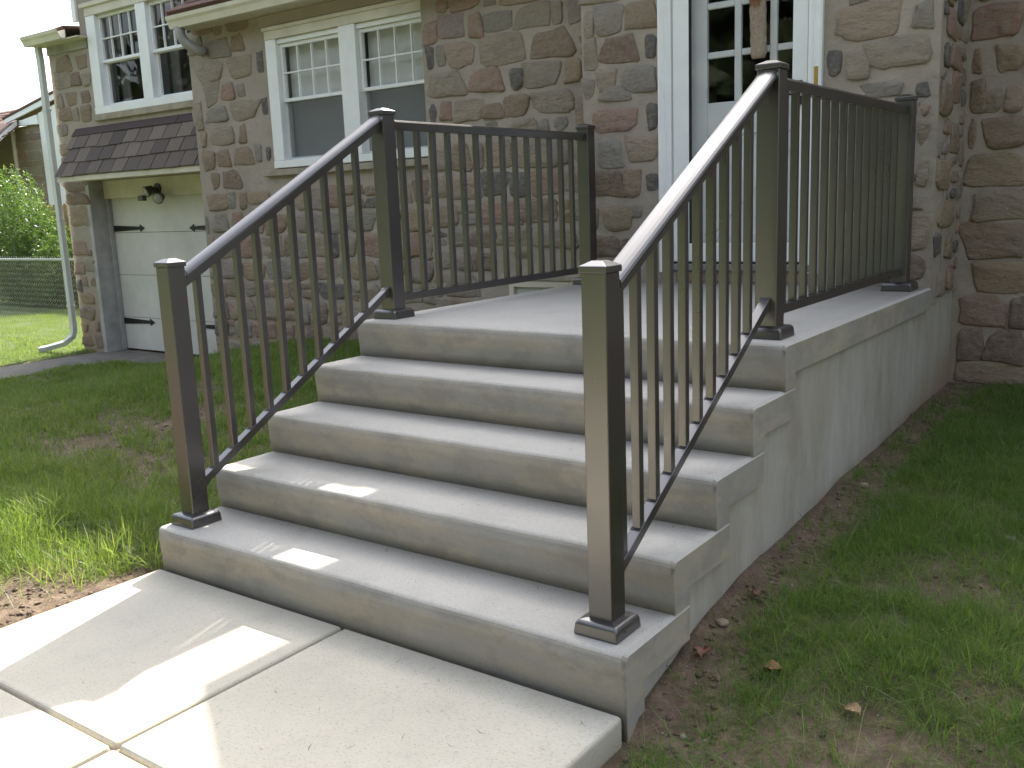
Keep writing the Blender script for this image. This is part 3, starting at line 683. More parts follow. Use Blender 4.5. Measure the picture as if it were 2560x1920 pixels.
# ---- eaves, gutters and roofs
def gutter(x0, x1, y, z, name='gutter'):
    p = [(0, 0), (0, -.085), (-.02, -.115), (-.075, -.115), (-.095, -.06), (-.115, -.035), (-.122, 0), (-.112, 0), (-.10, -.035), (-.07, -.10), (-.02, -.10), (-.008, -.08), (-.008, 0)]
    m = MB(); m.extrude(p, lambda u, v: (x0, y+u, z+v), lambda u, v: (x1, y+u, z+v)); return m.build(name, GUTTER, house)
gutter(-7.38, -4.20, 4.04, 3.465); box('soffit', -7.36, -4.085, 4.042, YN-.002, 3.362, 3.376, CREAM, house); box('fascia', -7.36, -4.085, 4.042, 4.06, 3.377, 3.47, CREAM, house)
def roof(name, pts, mat=SHING_R, th=.05):
    P = [Vector(p) for p in pts]; n = (P[1]-P[0]).cross(P[2]-P[0]).normalized(); n = n if n.z > 0 else -n
    m = MB(); m.loft([[p for p in P], [p-n*th for p in P]]); return m.build(name, mat, house)
roof('roof', [(-7.38, 3.94, 3.50), (-4.10, 3.94, 3.50), (-4.10, 8.0, 5.95), (-7.38, 8.0, 5.95)])
for r in range(4):     # courses near the gutter show their edges
    y0, y1 = 3.93+.14*r, 3.93+.14*(r+1)+.02; f = lambda y: 3.50+(y-3.94)*2.45/4.06
    x = -7.39+(r % 2)*.15
    while x < -4.4:
        m = MB(); q = [(y0, f(y0)+.018), (y1, f(y1)+.006), (y1, f(y1)+.001), (y0, f(y0)+.006)]
        m.loft([[(x, *p) for p in q], [(min(x+.29, -4.12), *p) for p in q]]); m.build('shingle', SHING_R, house); x += .30
roof('roof', [(-4.40, 3.75, 3.315), (-2.34, 3.75, 3.315), (-2.34, 8.0, 5.95), (-4.09, 8.0, 5.95)])
gutter(-4.3, -2.5, 3.83, 3.297); box('soffit', -4.08, -2.34, 3.84, YB-.002, 3.180, 3.193, CREAM, house)
roof('roof', [(.004, 4.0, 3.52), (4.6, 4.0, 3.52), (4.6, 8.0, 5.95), (.004, 8.0, 5.95)])
roof('roof', [(-7.6, 12.2, 3.4), (4.6, 12.2, 3.4), (4.6, 8.0, 5.95), (-7.6, 8.0, 5.95)])
# entry gable
roof('roof', [(-2.50, 3.44, 3.55), (-1.16, 3.44, 4.46), (-1.16, 8, 4.46), (-2.50, 8, 3.55)]); roof('roof', [(.18, 3.44, 3.55), (-1.16, 3.44, 4.46), (-1.16, 8, 4.46), (.18, 8, 3.55)])
m = MB(); m.extrude([(-2.33, 3.625), (-.005, 3.625), (-1.16, 4.40)], lambda u, v: (u, YW+.002, v), lambda u, v: (u, YW+.2, v)); m.build('gable', MORTAR, house)
# garage wing upper storey and its eave return
roof('roof', [(-10.5, 4.45, 5.25), (-7.3, 4.45, 5.25), (-7.3, 8.2, 7.1), (-10.5, 8.2, 7.1)]); side('wall', -10.26, -10.04, YG+.224, 9.5, 3.725, 5.3); side('wall', -7.5, -7.3, YG+.224, 9.5, 3.37, 5.3)
m = MB(); m.extrude([(-10.345, 0), (-10.345, -.035), (-10.255, -.035), (-10.255, 0)], lambda u, v: (u, YG+v, 3.90), lambda u, v: (u-.01, YG+v, 5.3)); m.build('corner_board', WHITE, house, .004)
gutter(-11.16, -10.30, YG-.17, 3.80); box('soffit', -11.12, -10.05, YG-.168, YG-.002, 3.69, 3.703, CREAM, house); box('frieze', -11.04, -10.12, YG-.022, YG-.002, 3.585, 3.688, OLDWHITE, house)
roof('roof', [(-11.2, YG-.19, 3.815), (-10.31, YG-.19, 3.845), (-10.31, 9.5, 4.30), (-11.2, 9.5, 3.86)], SHING_R, .03)
# downspout at the house corner, with its elbow
def sq_tube(pts, w, d):
    m = MB(); rings = []
    P = [Vector(p) for p in pts]
    for i, p in enumerate(P):
        t = (P[min(i+1, len(P)-1)]-P[max(i-1, 0)]).normalized(); a = Vector((1, 0, 0)) if abs(t.x) < .8 else Vector((0, 0, 1)); b = t.cross(a).normalized(); a = b.cross(t).normalized()
        rings.append([p+a*w/2+b*d/2, p-a*w/2+b*d/2, p-a*w/2-b*d/2, p+a*w/2-b*d/2])
    return m.loft(rings)
ds = sq_tube([(-11.09, YG-.10, 3.70), (-11.09, YG-.09, 3.5), (-11.09, YG-.09, 1.9), (-11.09, YG-.09, .05), (-11.10, YG-.11, -.04), (-11.16, YG-.20, -.13), (-11.34, YG-.36, -.19), (-11.42, YG-.42, -.205)], .085, .065).build('downspout', SPOUT, house, .006)
for z in (2.9, 1.5, .35): box('spout_strap', -11.14, -11.04, YG-.128, YG-.05, z, z+.025, SPOUT, ds)
# short elbow under the gutter end, meeting the wall
MB().tube([(-7.27, 4.00, 3.37), (-7.275, 4.01, 3.28), (-7.255, 4.05, 3.21), (-7.22, 4.12, 3.16), (-7.18, 4.21, 3.13)], .052, 12).build('elbow', OLDWHITE, house, smooth=True)
# ---------------------------------------------------------------- railings
def sheared(profile, ya, za, yb, zb, x):
    """profile (u across, v up) carried along a line in the YZ plane, ends cut plumb"""
    m = MB(); m.loft([[(x+u, ya, za+v) for u, v in profile], [(x+u, yb, zb+v) for u, v in profile]]); return m
HAND = [(-.019, -.074), (.019, -.074), (.019, -.036), (.036, -.034), (.040, -.022), (.0375, -.012), (.030, -.0055), (.017, -.0015), (0, 0), (-.017, -.0015), (-.030, -.0055), (-.0375, -.012), (-.040, -.022), (-.036, -.034), (-.019, -.036)]
TOPR = [(-.021, -.050), (.021, -.050), (.024, -.012), (.018, -.003), (0, 0), (-.018, -.003), (-.022, -.012)]
BOTR = [(-.019, -.038), (.019, -.038), (.019, -.001), (.0175, 0), (-.0175, 0), (-.019, -.001)]
def post(rail, x, y, zb, zt, base=.078, w=.0415):
    p = box('post', x-w, x+w, y-w, y+w, zb+.004, zt-.03, BRONZE, rail, .0035, 2)
    m = MB(); c = w+.005
    R_ = lambda r, z: [(x-r, y-r, z), (x+r, y-r, z), (x+r, y+r, z), (x-r, y+r, z)]
    m.loft([R_(c, zt-.030), R_(c, zt-.012), R_(c*.97, zt-.010), R_(.018, zt+.004)]); m.build('post_cap', BRONZE, p, .0015)
    m = MB(); b = base
    m.loft([R_(b, zb+.0), R_(b-.004, zb+.038), R_(b-.012, zb+.047), R_(w+.001, zb+.050)]); cv = m.build('base_cover', BRONZE, p, .006, 3)
    s_ = MB(); s_.tube([(x+b-.003, y-.02, zb+.022), (x+b+.0005, y-.02, zb+.022)], .004, 8); s_.build('screw', BRONZE, cv)
    return p
def railing(x, label, ys, sp, n, y1, y2, y3):
    rl = thing('porch_railing', (x, 1.5, 0), label, 'railing', 'bronze railings on both sides of the steps')
    post(rl, x, y1, H, 1.325); post(rl, x, y2, ZL, 1.998, .080, .045); post(rl, x, y3, ZL, 2.003, .085, .045)
    sl = H/T; ht = lambda y: 1.290+.556*(y-.2); hb = lambda y: .393+sl*(y-.21)
    a, b = y1+.040, y2-.040
    hr = sheared(HAND, a+.012, ht(a+.012), b-.012, ht(b-.012), x).build('handrail', BRONZE, rl, smooth=False)
    big = [(u*1.12, v*1.1+.003) for u, v in HAND]
    for p, q in ((a-.001, a+.020), (b-.022, b+.001)): sheared(big if p > 1 else [(u*.9, v*.95-.003) for u, v in HAND], p, ht(p), q, ht(q), x).build('bracket', BRONZE, hr)
    br = sheared(BOTR, a+.01, hb(a+.01), b-.01, hb(b-.01), x).build('bottom_rail', BRONZE, rl)
    bg = [(u*1.15, v*1.15+.003) for u, v in BOTR]
    for p, q in ((a-.001, a+.028), (b-.028, b+.001)): sheared(bg, p, hb(p), q, hb(q), x).build('bracket', BRONZE, br)
    w = .0143
    for k in range(n):
        y = ys+sp*k; z0, z1 = hb(y)-.006, ht(y)-.076
        m = MB(); m.add([(x-w, y-w, z0-sl*w), (x+w, y-w, z0-sl*w), (x+w, y+w, z0+sl*w), (x-w, y+w, z0+sl*w), (x-w, y-w, z1-sl*w), (x+w, y-w, z1-sl*w), (x+w, y+w, z1+sl*w), (x-w, y+w, z1+sl*w)],
              [(0,3,2,1),(4,5,6,7),(0,1,5,4),(1,2,6,5),(2,3,7,6),(3,0,4,7)]); bl = m.build('baluster', BRONZE, rl, .0012, 1)
        # punched slot showing at the foot of the baluster
        sx = MB(); yy = y-w-.004; sx.add([(x-w-.003, yy-.006, hb(yy-.006)+.0015), (x+w+.003, yy-.006, hb(yy-.006)+.0015), (x+w+.003, yy+.006, hb(yy+.006)+.0015), (x-w-.003, yy+.006, hb(yy+.006)+.0015)], [(0, 1, 2, 3)]); sx.build('slot', BLACK, br)
    # level panel along the landing
    a, b = y2+.040, y3-.040; zt, zb = 1.948, 1.048
    tr_ = sheared(TOPR, a, zt, b, zt, x).build('top_rail', BRONZE, rl); b2 = sheared(BOTR, a, zb, b, zb, x).build('bottom_rail', BRONZE, rl)
    sheared([(u*1.2, v*1.1+.004) for u, v in TOPR], a-.001, zt, a+.03, zt, x).build('bracket', BRONZE, tr_); sheared([(u*1.2, v*1.1+.004) for u, v in TOPR], b-.03, zt, b+.001, zt, x).build('bracket', BRONZE, tr_)
    sheared(bg, a-.001, zb, a+.03, zb, x).build('bracket', BRONZE, b2); sheared(bg, b-.03, zb, b+.001, zb, x).build('bracket', BRONZE, b2)
    first = None
    for k in range(14):
        y = 1.592+.1283*k
        if first is None: first = box('baluster', x-w, x+w, y-w, y+w, zb, zt-.049, BRONZE, rl, .0012, 1)
        else: copy_to(first, (x, y, zb), rl)
    return rl
railing(-2.20, 'dark bronze railing on the garage side of the steps and landing, behind the other one', .252, .1105, 10, .130, 1.462, 3.452)
railing(-.132, 'dark bronze railing on the lawn side of the steps and landing, nearest the viewer', .226, .1115, 10, .130, 1.458, 3.470)

# ---------------------------------------------------------------- chain link fence
cf = thing('chain_link_fence', (-13.5, 5.08, -.27), 'galvanised chain link fence between the house corner and the back lawn', 'fence')
x0, x1, zb, zt = -17.0, -11.22, -.285, .98; cw = .034; ch = .037
Vs, Fs = [], []; n = 0
nx_ = int((x1-x0)/(2*cw)); nz_ = int((zt-zb)/ch)
rw = .0037
for i in range(nx_+1):
    xb = x0+2*cw*i; pts = []
    for j in range(nz_+1):
        s_ = (j % 2); pts.append((xb+(cw if s_ else -cw), 5.08+(.004 if s_ else -.004), zb+ch*j))
    pts.append((pts[-1][0]+(.012 if nz_ % 2 else -.012), 5.08, pts[-1][2]+.028))
    for j, p in enumerate(pts):
        for a in (0, 2.094, 4.188): Vs.append((p[0]+rw*math.cos(a), p[1]+rw*math.sin(a), p[2]))
        if j:
            b = n+3*j
            for q in range(3): Fs.append((b-3+q, b-3+(q+1) % 3, b+(q+1) % 3, b+q))
    n += 3*len(pts)
raw('wire_mesh', np.array(Vs), np.array(Fs), ZINC, cf)
MB().tube([(x0, 5.10, .945), (x1, 5.10, .945)], .017, 8).build('top_rail', ZINC, cf, smooth=True)
for x in (-11.25, -14.25, -17.0): MB().tube([(x, 5.11, -.4), (x, 5.11, 1.0)], .026, 10).build('post', ZINC, cf, smooth=True)

# ---------------------------------------------------------------- board fence
wf = thing('wooden_fence', (-17.5, 9.5, -.3), 'raw timber board fence standing between the shrubs and the neighbouring house', 'fence')
bd = None
for k in range(54):
    x = -20.46+.152*k; h = 2.17+random.uniform(-.012, .012)
    if bd is None:
        m = MB(); m.extrude([(-.070, 0), (.070, 0), (.070, h-.03), (.045, h), (-.045, h), (-.070, h-.03)], lambda u, v: (x+u, 9.5, -.3+v), lambda u, v: (x+u, 9.52, -.3+v)); bd = m.build('board', WOOD, wf)
    else: copy_to(bd, (x, 9.51+random.uniform(-.002, .002), -.3+random.uniform(-.012, .012)), wf)
for z in (.1, 1.5): box('rail', -20.5, -12.3, 9.521, 9.56, z, z+.09, WOOD, wf)

# ---------------------------------------------------------------- neighbouring house
nb = thing('neighbour_house', (-29, 15, -.5), 'neighbouring stone and white stucco house with a brown shingled roof at the left edge', 'house')
YNB = 14.0
box('stone_wall', -30.15, -28.42, YNB+.10, YNB+.5, -.6, 4.45, MORTAR, nb)
R = random.Random(5); z = 1.6
while z < 4.3:
    x = -30.12; hh = R.uniform(.20, .34)
    while x < -28.5:
        ww = min(R.uniform(.45, 1.1), -28.44-x)
        if ww > .12:
            v, f = stone_mesh(ww-.04, hh-.03, R, True); me = bpy.data.meshes.new('stone'); me.from_pydata(v, [], f); me.materials.append(STONE[R.choice('BOTRDB')])
            o = bpy.data.objects.new('stone', me); col.objects.link(o); o.location = (x+ww/2, YNB+.10, z+hh/2); place(o, nb)
        x += ww
    z += hh
m = MB(); m.extrude([(-28.40, -.6), (-24.0, -.6), (-24.0, 5.55), (-28.40, 4.78)], lambda u, v: (u, YNB, v), lambda u, v: (u, YNB+.6, v)); m.build('stucco_wall', STUCCO, nb)
m = MB(); m.extrude([(-30.14, 4.50), (-28.41, 4.46), (-28.41, 4.74), (-30.14, 4.56)], lambda u, v: (u, YNB-.05, v), lambda u, v: (u, YNB+.09, v)); m.build('gable_siding', WHITE, nb)
m = MB(); m.extrude([(-30.22, 4.60), (-24, 5.60), (-24, 5.78), (-30.22, 4.74)], lambda u, v: (u, YNB-.12, v), lambda u, v: (u, YNB-.055, v)); m.build('rake_board', WHITE, nb)
m = MB(); m.extrude([(-30.30, 4.742), (-24, 5.79), (-24, 5.85), (-30.30, 4.80)], lambda u, v: (u, YNB-.16, v), lambda u, v: (u, YNB+3.5, v)); m.build('roof', SHING_R, nb)
RP = [(-33.17, 16, 5.31), (-29.5, 13.93, 4.66), (-28.97, 13.0, 4.09), (-28.42, 12.1, 3.53), (-40, 12.1, 3.5), (-40, 16, 5.36)]
m = MB(); m.loft([RP, [(x, y, z-.07) for x, y, z in RP]]); m.build('roof', SHING_R, nb)
for r_ in range(14):       # shingle courses of the near slope
    t0, t1 = r_/14, (r_+1.15)/14; yy0, yy1 = 12.1+3.9*t0, 12.1+3.9*t1; zz = lambda y: 3.53+(y-12.1)*.462+(.10 if y > 13 else .08)
    xr = -28.42-(yy0-12.1)*.60 if yy0 < 13.9 else -29.5-(yy0-13.93)*1.77
    m = MB(); q = [(yy0, zz(yy0)+.03), (yy1, zz(yy1)), (yy1, zz(yy1)-.02), (yy0, zz(yy0)-.02)]; m.loft([[(-39.9, *p) for p in q], [(xr-.05, *p) for p in q]]); m.build('shingle_course', SHING_R, nb)
m = MB(); m.loft([[(-28.40, 12.08, 3.36), (-29.52, 13.9, 4.50), (-29.52, 13.9, 4.66), (-28.40, 12.08, 3.52)], [(-28.34, 12.05, 3.36), (-29.46, 13.87, 4.50), (-29.46, 13.87, 4.66), (-28.34, 12.05, 3.52)]]); m.build('rake_board', WHITE, nb)
box('stone_wall', -36.5, -30.3, YNB+.25, YNB+.4, -.6, 4.4, STONE['D'], nb)
MB().tube([(-30.12, YNB+.02, 4.50), (-30.12, YNB+.02, -.5)], .055, 8).build('downspout', GUTTER, nb)

# ---------------------------------------------------------------- shrubs
def shrub(cx, cy, lobes, n, label, lf=.085):
    t = thing('shrub', (cx, cy, -.27), label, 'shrub', 'green leafy shrubs behind the chain link fence')
    rg = np.random.default_rng(int(abs(cx)*10))
    wts = np.array([l[3]*l[4]*l[5] for l in lobes]); wts = wts/wts.sum(); pick = rg.choice(len(lobes), n, p=wts)
    L = np.array(lobes)[pick]
    d = rg.normal(size=(n, 3)); d /= np.linalg.norm(d, axis=1)[:, None]; rad = rg.random(n)**.28
    tip = L[:, :3]+d*L[:, 3:]*rad[:, None]; tip = tip[tip[:, 2] > -.2]; n = len(tip)
    stem = d[:n]*.5; stem[:, 2] += .75; stem /= np.linalg.norm(stem, axis=1)[:, None]
    k = 11; P = np.repeat(tip, k, 0); Sd = np.repeat(stem, k, 0); tt = np.tile(np.linspace(0, 1, k), n)
    P = P-Sd*(tt*.22)[:, None]
    a = rg.normal(size=(n*k, 3)); a += Sd*(.9*(1-tt))[:, None]; a /= np.linalg.norm(a, axis=1)[:, None]
    side_ = np.cross(a, rg.normal(size=(n*k, 3))); side_ /= np.linalg.norm(side_, axis=1)[:, None]
    ln = (lf*rg.uniform(.6, 1.25, n*k))[:, None]; w = ln*.15
    droop = np.array([0, 0, -1.])*ln*.18
    v = np.stack([P, P+a*ln*.5+side_*w, P+a*ln+droop, P+a*ln*.5-side_*w], 1).reshape(-1, 3)
    raw('foliage', v, np.arange(len(v)).reshape(-1, 4), BUSH, t)
    m = MB()
    for q in tip[::max(1, n//45)]:
        b = (cx+(q[0]-cx)*.25, cy+(q[1]-cy)*.25, -.3); mid = ((b[0]+q[0])/2+(q[0]-b[0])*.1, (b[1]+q[1])/2, (b[2]+q[2])/2)
        m.tube([b, mid, tuple(q)], [.022, .013, .004], 4)
    m.build('stems', BARK, t)
    return t
shrub(-19.9, 8.6, [(-20.2, 8.6, 1.1, 1.15, .9, 1.75), (-19.4, 8.5, .8, 1.0, .8, 1.35), (-21.0, 8.8, 1.2, 1.0, .9, 1.6)], 2500, 'tall bright green shrub with narrow leaves at the left edge, behind the wire fence')
shrub(-18.2, 8.4, [(-18.5, 8.4, .6, .85, .75, 1.05), (-17.6, 8.3, .5, .7, .7, .85), (-18.9, 8.6, 1.0, .5, .5, .95)], 1700, 'lower green shrub beside the taller one, next to the downspout')

# ---------------------------------------------------------------- grass
def visible(x, y, z, mg=.12):
    d = np.stack([x-1.2927, y+2.266, z-1.5016], 1); f = np.array(fw); r_ = np.array(rt); u_ = np.array(up)
    w = d@f; px = .5+.5*(d@r_)/w*(2386.87/1280); py = .5-.5*(d@u_)/w*(2386.87/960)
    return (w > .2) & (px > -mg) & (px < 1+mg) & (py > -mg) & (py < 1+mg)
def blades(name, x, y, h, w, mat, label, lean=.55, curl=.7, cat='grass', seed=1):
    rg = np.random.default_rng(seed); z = zfun(x, y); ok = visible(x, y, z); x, y, z, h, w = x[ok], y[ok], z[ok]-.006, h[ok], w[ok]; n = len(x)
    a = rg.uniform(0, 2*np.pi, n)+0.; ln = np.abs(rg.normal(0, lean, n)); dx, dy = np.cos(a), np.sin(a)
    ta = rg.uniform(0, np.pi, n); sx_, sy_ = np.cos(ta), np.sin(ta)
    segs = [0, .38, .72, 1.0]; rows = []
    for i, s_ in enumerate(segs):
        out = h*(ln*s_+curl*ln*s_**2.4); zz = h*(s_-.38*curl*(ln*1.2)*s_**2.6)
        zz = np.maximum(zz, .01*s_)
        cx, cy, cz = x+dx*out, y+dy*out, z+zz
        ww = w*(1, .9, .6, 0)[i]/2
        if i < 3: rows += [np.stack([cx-sx_*ww, cy-sy_*ww, cz], 1), np.stack([cx+sx_*ww, cy+sy_*ww, cz], 1)]
        else: rows += [np.stack([cx-sx_*.0003, cy-sy_*.0003, cz], 1), np.stack([cx+sx_*.0003, cy+sy_*.0003, cz], 1)]
    V = np.stack(rows, 1).reshape(-1, 3); b = np.arange(n)*8
    F = np.concatenate([np.stack([b+2*i, b+2*i+1, b+2*i+3, b+2*i+2], 1) for i in range(3)])
    o = raw(name, V, F, mat, smooth=True); tag(o, label, cat, kind='stuff'); print(name, n); return o
def tufts(n, box_, dens, seed, per=16, rad=.022, hmin=.06, hmax=.15, wd=.0035, mat=None, label='', name='grass_tufts'):
    x, y, rg = scatter(*box_, n, dens, seed); n = len(x)
    X_ = np.repeat(x, per)+rg.normal(0, rad, n*per); Y_ = np.repeat(y, per)+rg.normal(0, rad, n*per)
    hh = np.repeat(rg.uniform(hmin, hmax, n), per)*rg.uniform(.55, 1.1, n*per)
    return blades(name, X_, Y_, hh, rg.uniform(.7, 1.3, n*per)*wd, mat, label, .5, 1.2, seed=seed+1)
def scatter(x0, x1, y0, y1, n, dens, seed):
    rg = np.random.default_rng(seed); x = rg.uniform(x0, x1, n); y = rg.uniform(y0, y1, n); k = rg.random(n) < dens(x, y); return x[k], y[k], rg
def clump(x, y, s, lo, hi): return sstep(lo, hi, fbm(x, y, s))
def dens_left(x, y):
    d = clump(x, y, 1.4, .28, .48)*.85+.15; d = d*(.45+.55*clump(x+9, y, 6, .25, .5))
    d = np.maximum(d, .95*sstep(.9, .2, y)*sstep(-2.55, -2.95, x)*clump(x, y+4, 2.2, .15, .35))
    d = np.maximum(d, .8*sstep(3.0, 3.7, y)*clump(x, y, 2, .2, .4))
    d *= 1-.93*np.exp(-(((x+2.65)/.42)**2+((y+.42)/.34)**2))            # scuffed bare corner by the slab
    d *= 1-.85*np.exp(-(((x+4.9)/.75)**2+((y-1.5)/.4)**2)); d *= 1-.8*np.exp(-(((x+6.2)/.7)**2+((y-1.6)/.4)**2)); d *= 1-.7*np.exp(-(((x+3.6)/.5)**2+((y-1.75)/.3)**2)); d *= 1-.88*np.exp(-(((x+3.9)/.42)**2+((y-1.0)/.2)**2)); d *= 1-.8*np.exp(-(((x+5.0)/.5)**2+((y-.95)/.22)**2)); d *= 1-.5*np.exp(-(((x+3.3)/.5)**2+((y-1.0)/.3)**2))
    edge = sstep(-2.42, -2.5, x)*(y < 0)+(y >= 0)*sstep(-2.31, -2.34, x)
    return d*edge*(x > -9.62+.35*(vnoise(x, y, 3)-.5))*(y < 4.22)
x, y, rg = scatter(-9.9, -2.3, -1.6, 4.22, 330000, dens_left, 3)
hh = rg.uniform(.03, .075, len(x))*(.7+.9*fbm(x, y, 2.5)); tall = sstep(.9, .1, y)*clump(x, y, 1.7, .3, .6); hh = hh*(1+1.1*tall)
near = np.hypot(x-1.29, y+2.27); blades('grass_blades', x, y, hh, rg.uniform(.0028, .0055, len(x))*np.clip(near/5, .8, 1.7), GRASS, 'rough young grass growing left of the steps with thin bare patches', .55, .7, seed=4)
# odd long arching blades
x, y, rg = scatter(-8.5, -2.35, -1.2, 4.1, 16000, lambda x, y: dens_left(x, y)*.4*(.35+.65*sstep(1.0, .0, y)), 13)
blades('tall_grass', x, y, rg.uniform(.12, .24, len(x)), rg.uniform(.003, .005, len(x)), GRASS, 'scattered long arching grass blades in the left lawn', .55, 1.1, seed=6)
def dens_right(x, y):
    g = .35+.65*clump(x, y+2, 2.6, .30, .46); g *= .5+.5*clump(x, y, 9, .3, .5)
    wall = sstep(.015, .21, x+.18*(fbm(x, y, 2.2)-.5)-.10*sstep(.6, 1.6, y)); front = sstep(.50, .15, y)
    g *= np.clip(wall*(1-.55*front)+.05+.25*clump(x, y, 5, .5, .65), 0, 1)
    g *= 1-.8*np.exp(-(((x-.62)/.22)**2+((y-.22)/.2)**2)); g *= 1-.75*np.exp(-(((x-.78)/.2)**2+((y-1.1)/.2)**2))
    g = np.maximum(g, .9*np.exp(-(((x-.28)/.13)**2+((y-.28)/.12)**2))); g = np.maximum(g, .85*np.exp(-(((x-.14)/.10)**2+((y+.10)/.09)**2)))
    return g*((x > .012) | (y > YW))*((x > .07) | (y > .0) )*(y < 4.31)*(.28+.72*sstep(4.3, 3.0, y))
x, y, rg = scatter(.0, 2.2, -1.2, 4.31, 300000, dens_right, 21)
hh = rg.uniform(.028, .070, len(x))*(.5+1.0*fbm(x, y, 4))
blades('grass_blades', x, y, hh, rg.uniform(.0018, .0038, len(x))*np.clip(np.hypot(x-1.29, y+2.27)/3.6, .8, 1.6), GRASSD, 'fine shaded grass right of the steps with bare soil showing', .6, .8, seed=8)
x, y, rg = scatter(.05, 1.8, -.6, 4.2, 6500, lambda x, y: dens_right(x, y)*.6, 31)
blades('tall_grass', x, y, rg.uniform(.08, .16, len(x)), rg.uniform(.0022, .0038, len(x)), GRASSD, 'scattered longer grass blades in the right lawn', .7, 1.1, seed=9)
tufts(5200, (-9.5, -2.34, -1.3, 4.15), lambda x, y: dens_left(x, y)*.9, 71, 14, .03, .05, .13, .0052, GRASS, 'loose grass tufts spread through the left lawn')
tufts(2300, (.03, 1.8, -.8, 4.25), lambda x, y: dens_right(x, y), 81, 13, .016, .045, .10, .0034, GRASSD, 'small grass tufts spread through the right lawn')
# dry stems lying about, both sides
x, y, rg = scatter(-9, 2, -1.3, 4.2, 52000, lambda x, y: np.where(x > 0, (x > .02)*.9, (x < -2.36)*.7), 41)
blades('dry_straw', x, y, rg.uniform(.015, .045, len(x)), rg.uniform(.0012, .0028, len(x)), STRAW, 'dry straw and dead stems lying on the bare soil', 2.0, .9, cat='straw', seed=10)
x, y, rg = scatter(-17, -10.70, -4, 9, 260000, lambda x, y: .35+.65*clump(x, y, 3, .3, .55), 51)
blades('lawn', x, y, rg.uniform(.02, .045, len(x)), rg.uniform(.004, .008, len(x)), GRASS, 'short sunny lawn beyond the driveway and past the wire fence', .6, .7, seed=11)

# clippings and grit blown on to the slabs and treads
rg = np.random.default_rng(91); n = 260
cx = rg.uniform(-2.25, -.05, n); cy = rg.uniform(-1.6, 1.55, n)
kk = np.clip(np.floor(cy/T), -1, 4).astype(int); fy = cy-kk*T; cy = np.where((kk >= 0) & (kk < 4), kk*T+np.where(rg.random(n) < .6, .27+.035*rg.random(n), fy*.8+.03), cy); cz = np.where(kk >= 0, (kk+1)*H, 0.)+.0035
rj = (rg.random(n) < .35) & (kk < 0); cx = np.where(rj, -1.172+rg.normal(0, .008, n), cx); cz = np.where(rj, -.014, cz)
ang = rg.uniform(0, np.pi, n); ln = rg.uniform(.004, .022, n); wd = rg.uniform(.0006, .0016, n)
dxy = np.stack([np.cos(ang), np.sin(ang)], 1); nxy = np.stack([-np.sin(ang), np.cos(ang)], 1); P0 = np.stack([cx, cy], 1)
Q = [P0-dxy*ln[:, None]-nxy*wd[:, None], P0+nxy*(ln*.15)[:, None]-nxy*wd[:, None], P0+dxy*ln[:, None], P0+nxy*(ln*.15)[:, None]+nxy*wd[:, None]]
VV = np.stack([np.concatenate([q, (cz+.002*(j == 2))[:, None]], 1) for j, q in enumerate(Q)], 1).reshape(-1, 3)
tag(raw('grass_clippings', VV, np.arange(4*n).reshape(-1, 4), mat_plain('dry_clipping', (.10, .08, .05), .9)), 'tiny dark clippings and grit on the treads and walkway', 'debris', kind='stuff')

# ---------------------------------------------------------------- pebbles, clods, dead leaves
def pebbles(name, x, y, r, mat, label, seed):
    rg = np.random.default_rng(seed); z = zfun(x, y); ok = visible(x, y, z); x, y, z, r = x[ok], y[ok], z[ok], r[ok]; n = len(x)
    t = (1+5**.5)/2; ico = np.array([(-1,t,0),(1,t,0),(-1,-t,0),(1,-t,0),(0,-1,t),(0,1,t),(0,-1,-t),(0,1,-t),(t,0,-1),(t,0,1),(-t,0,-1),(-t,0,1)])/1.9
    fc = np.array([(0,11,5),(0,5,1),(0,1,7),(0,7,10),(0,10,11),(1,5,9),(5,11,4),(11,10,2),(10,7,6),(7,1,8),(3,9,4),(3,4,2),(3,2,6),(3,6,8),(3,8,9),(4,9,5),(2,4,11),(6,2,10),(8,6,7),(9,8,1)])
    V = ico[None]*(1+rg.uniform(-.28, .28, (n, 12, 1)))*r[:, None, None]*np.stack([rg.uniform(.7, 1.4, n), rg.uniform(.7, 1.4, n), rg.uniform(.35, .8, n)], 1)[:, None, :]
    V = V+np.stack([x, y, z+r*.12], 1)[:, None, :]
    F = (fc[None]+12*np.arange(n)[:, None, None]).reshape(-1, 3); o = raw(name, V.reshape(-1, 3), F, mat); tag(o, label, 'pebbles', kind='stuff')
def dens_peb(x, y): return np.where(x > 0, .15+.85*sstep(.45, .05, x), .25+.7*np.exp(-(((x+2.7)/.5)**2+((y+.4)/.5)**2)))*np.where((x > -2.36) & (x < .02), 0, 1)
x, y, rg = scatter(-6, 1.6, -1.2, 4.2, 9000, dens_peb, 61)
pebbles('pebbles', x, y, rg.uniform(.002, .008, len(x))*np.where(rg.random(len(x)) < .05, 1.8, 1), PEB, 'small pale pebbles scattered in the bare soil', 5)
x, y, rg = scatter(-6, 1.6, -1.2, 4.2, 26000, lambda x, y: dens_peb(x, y)*.9, 62)
pebbles('soil_crumbs', x, y, rg.uniform(.003, .014, len(x)), SOIL, 'brown soil crumbs and clods along the concrete', 6)
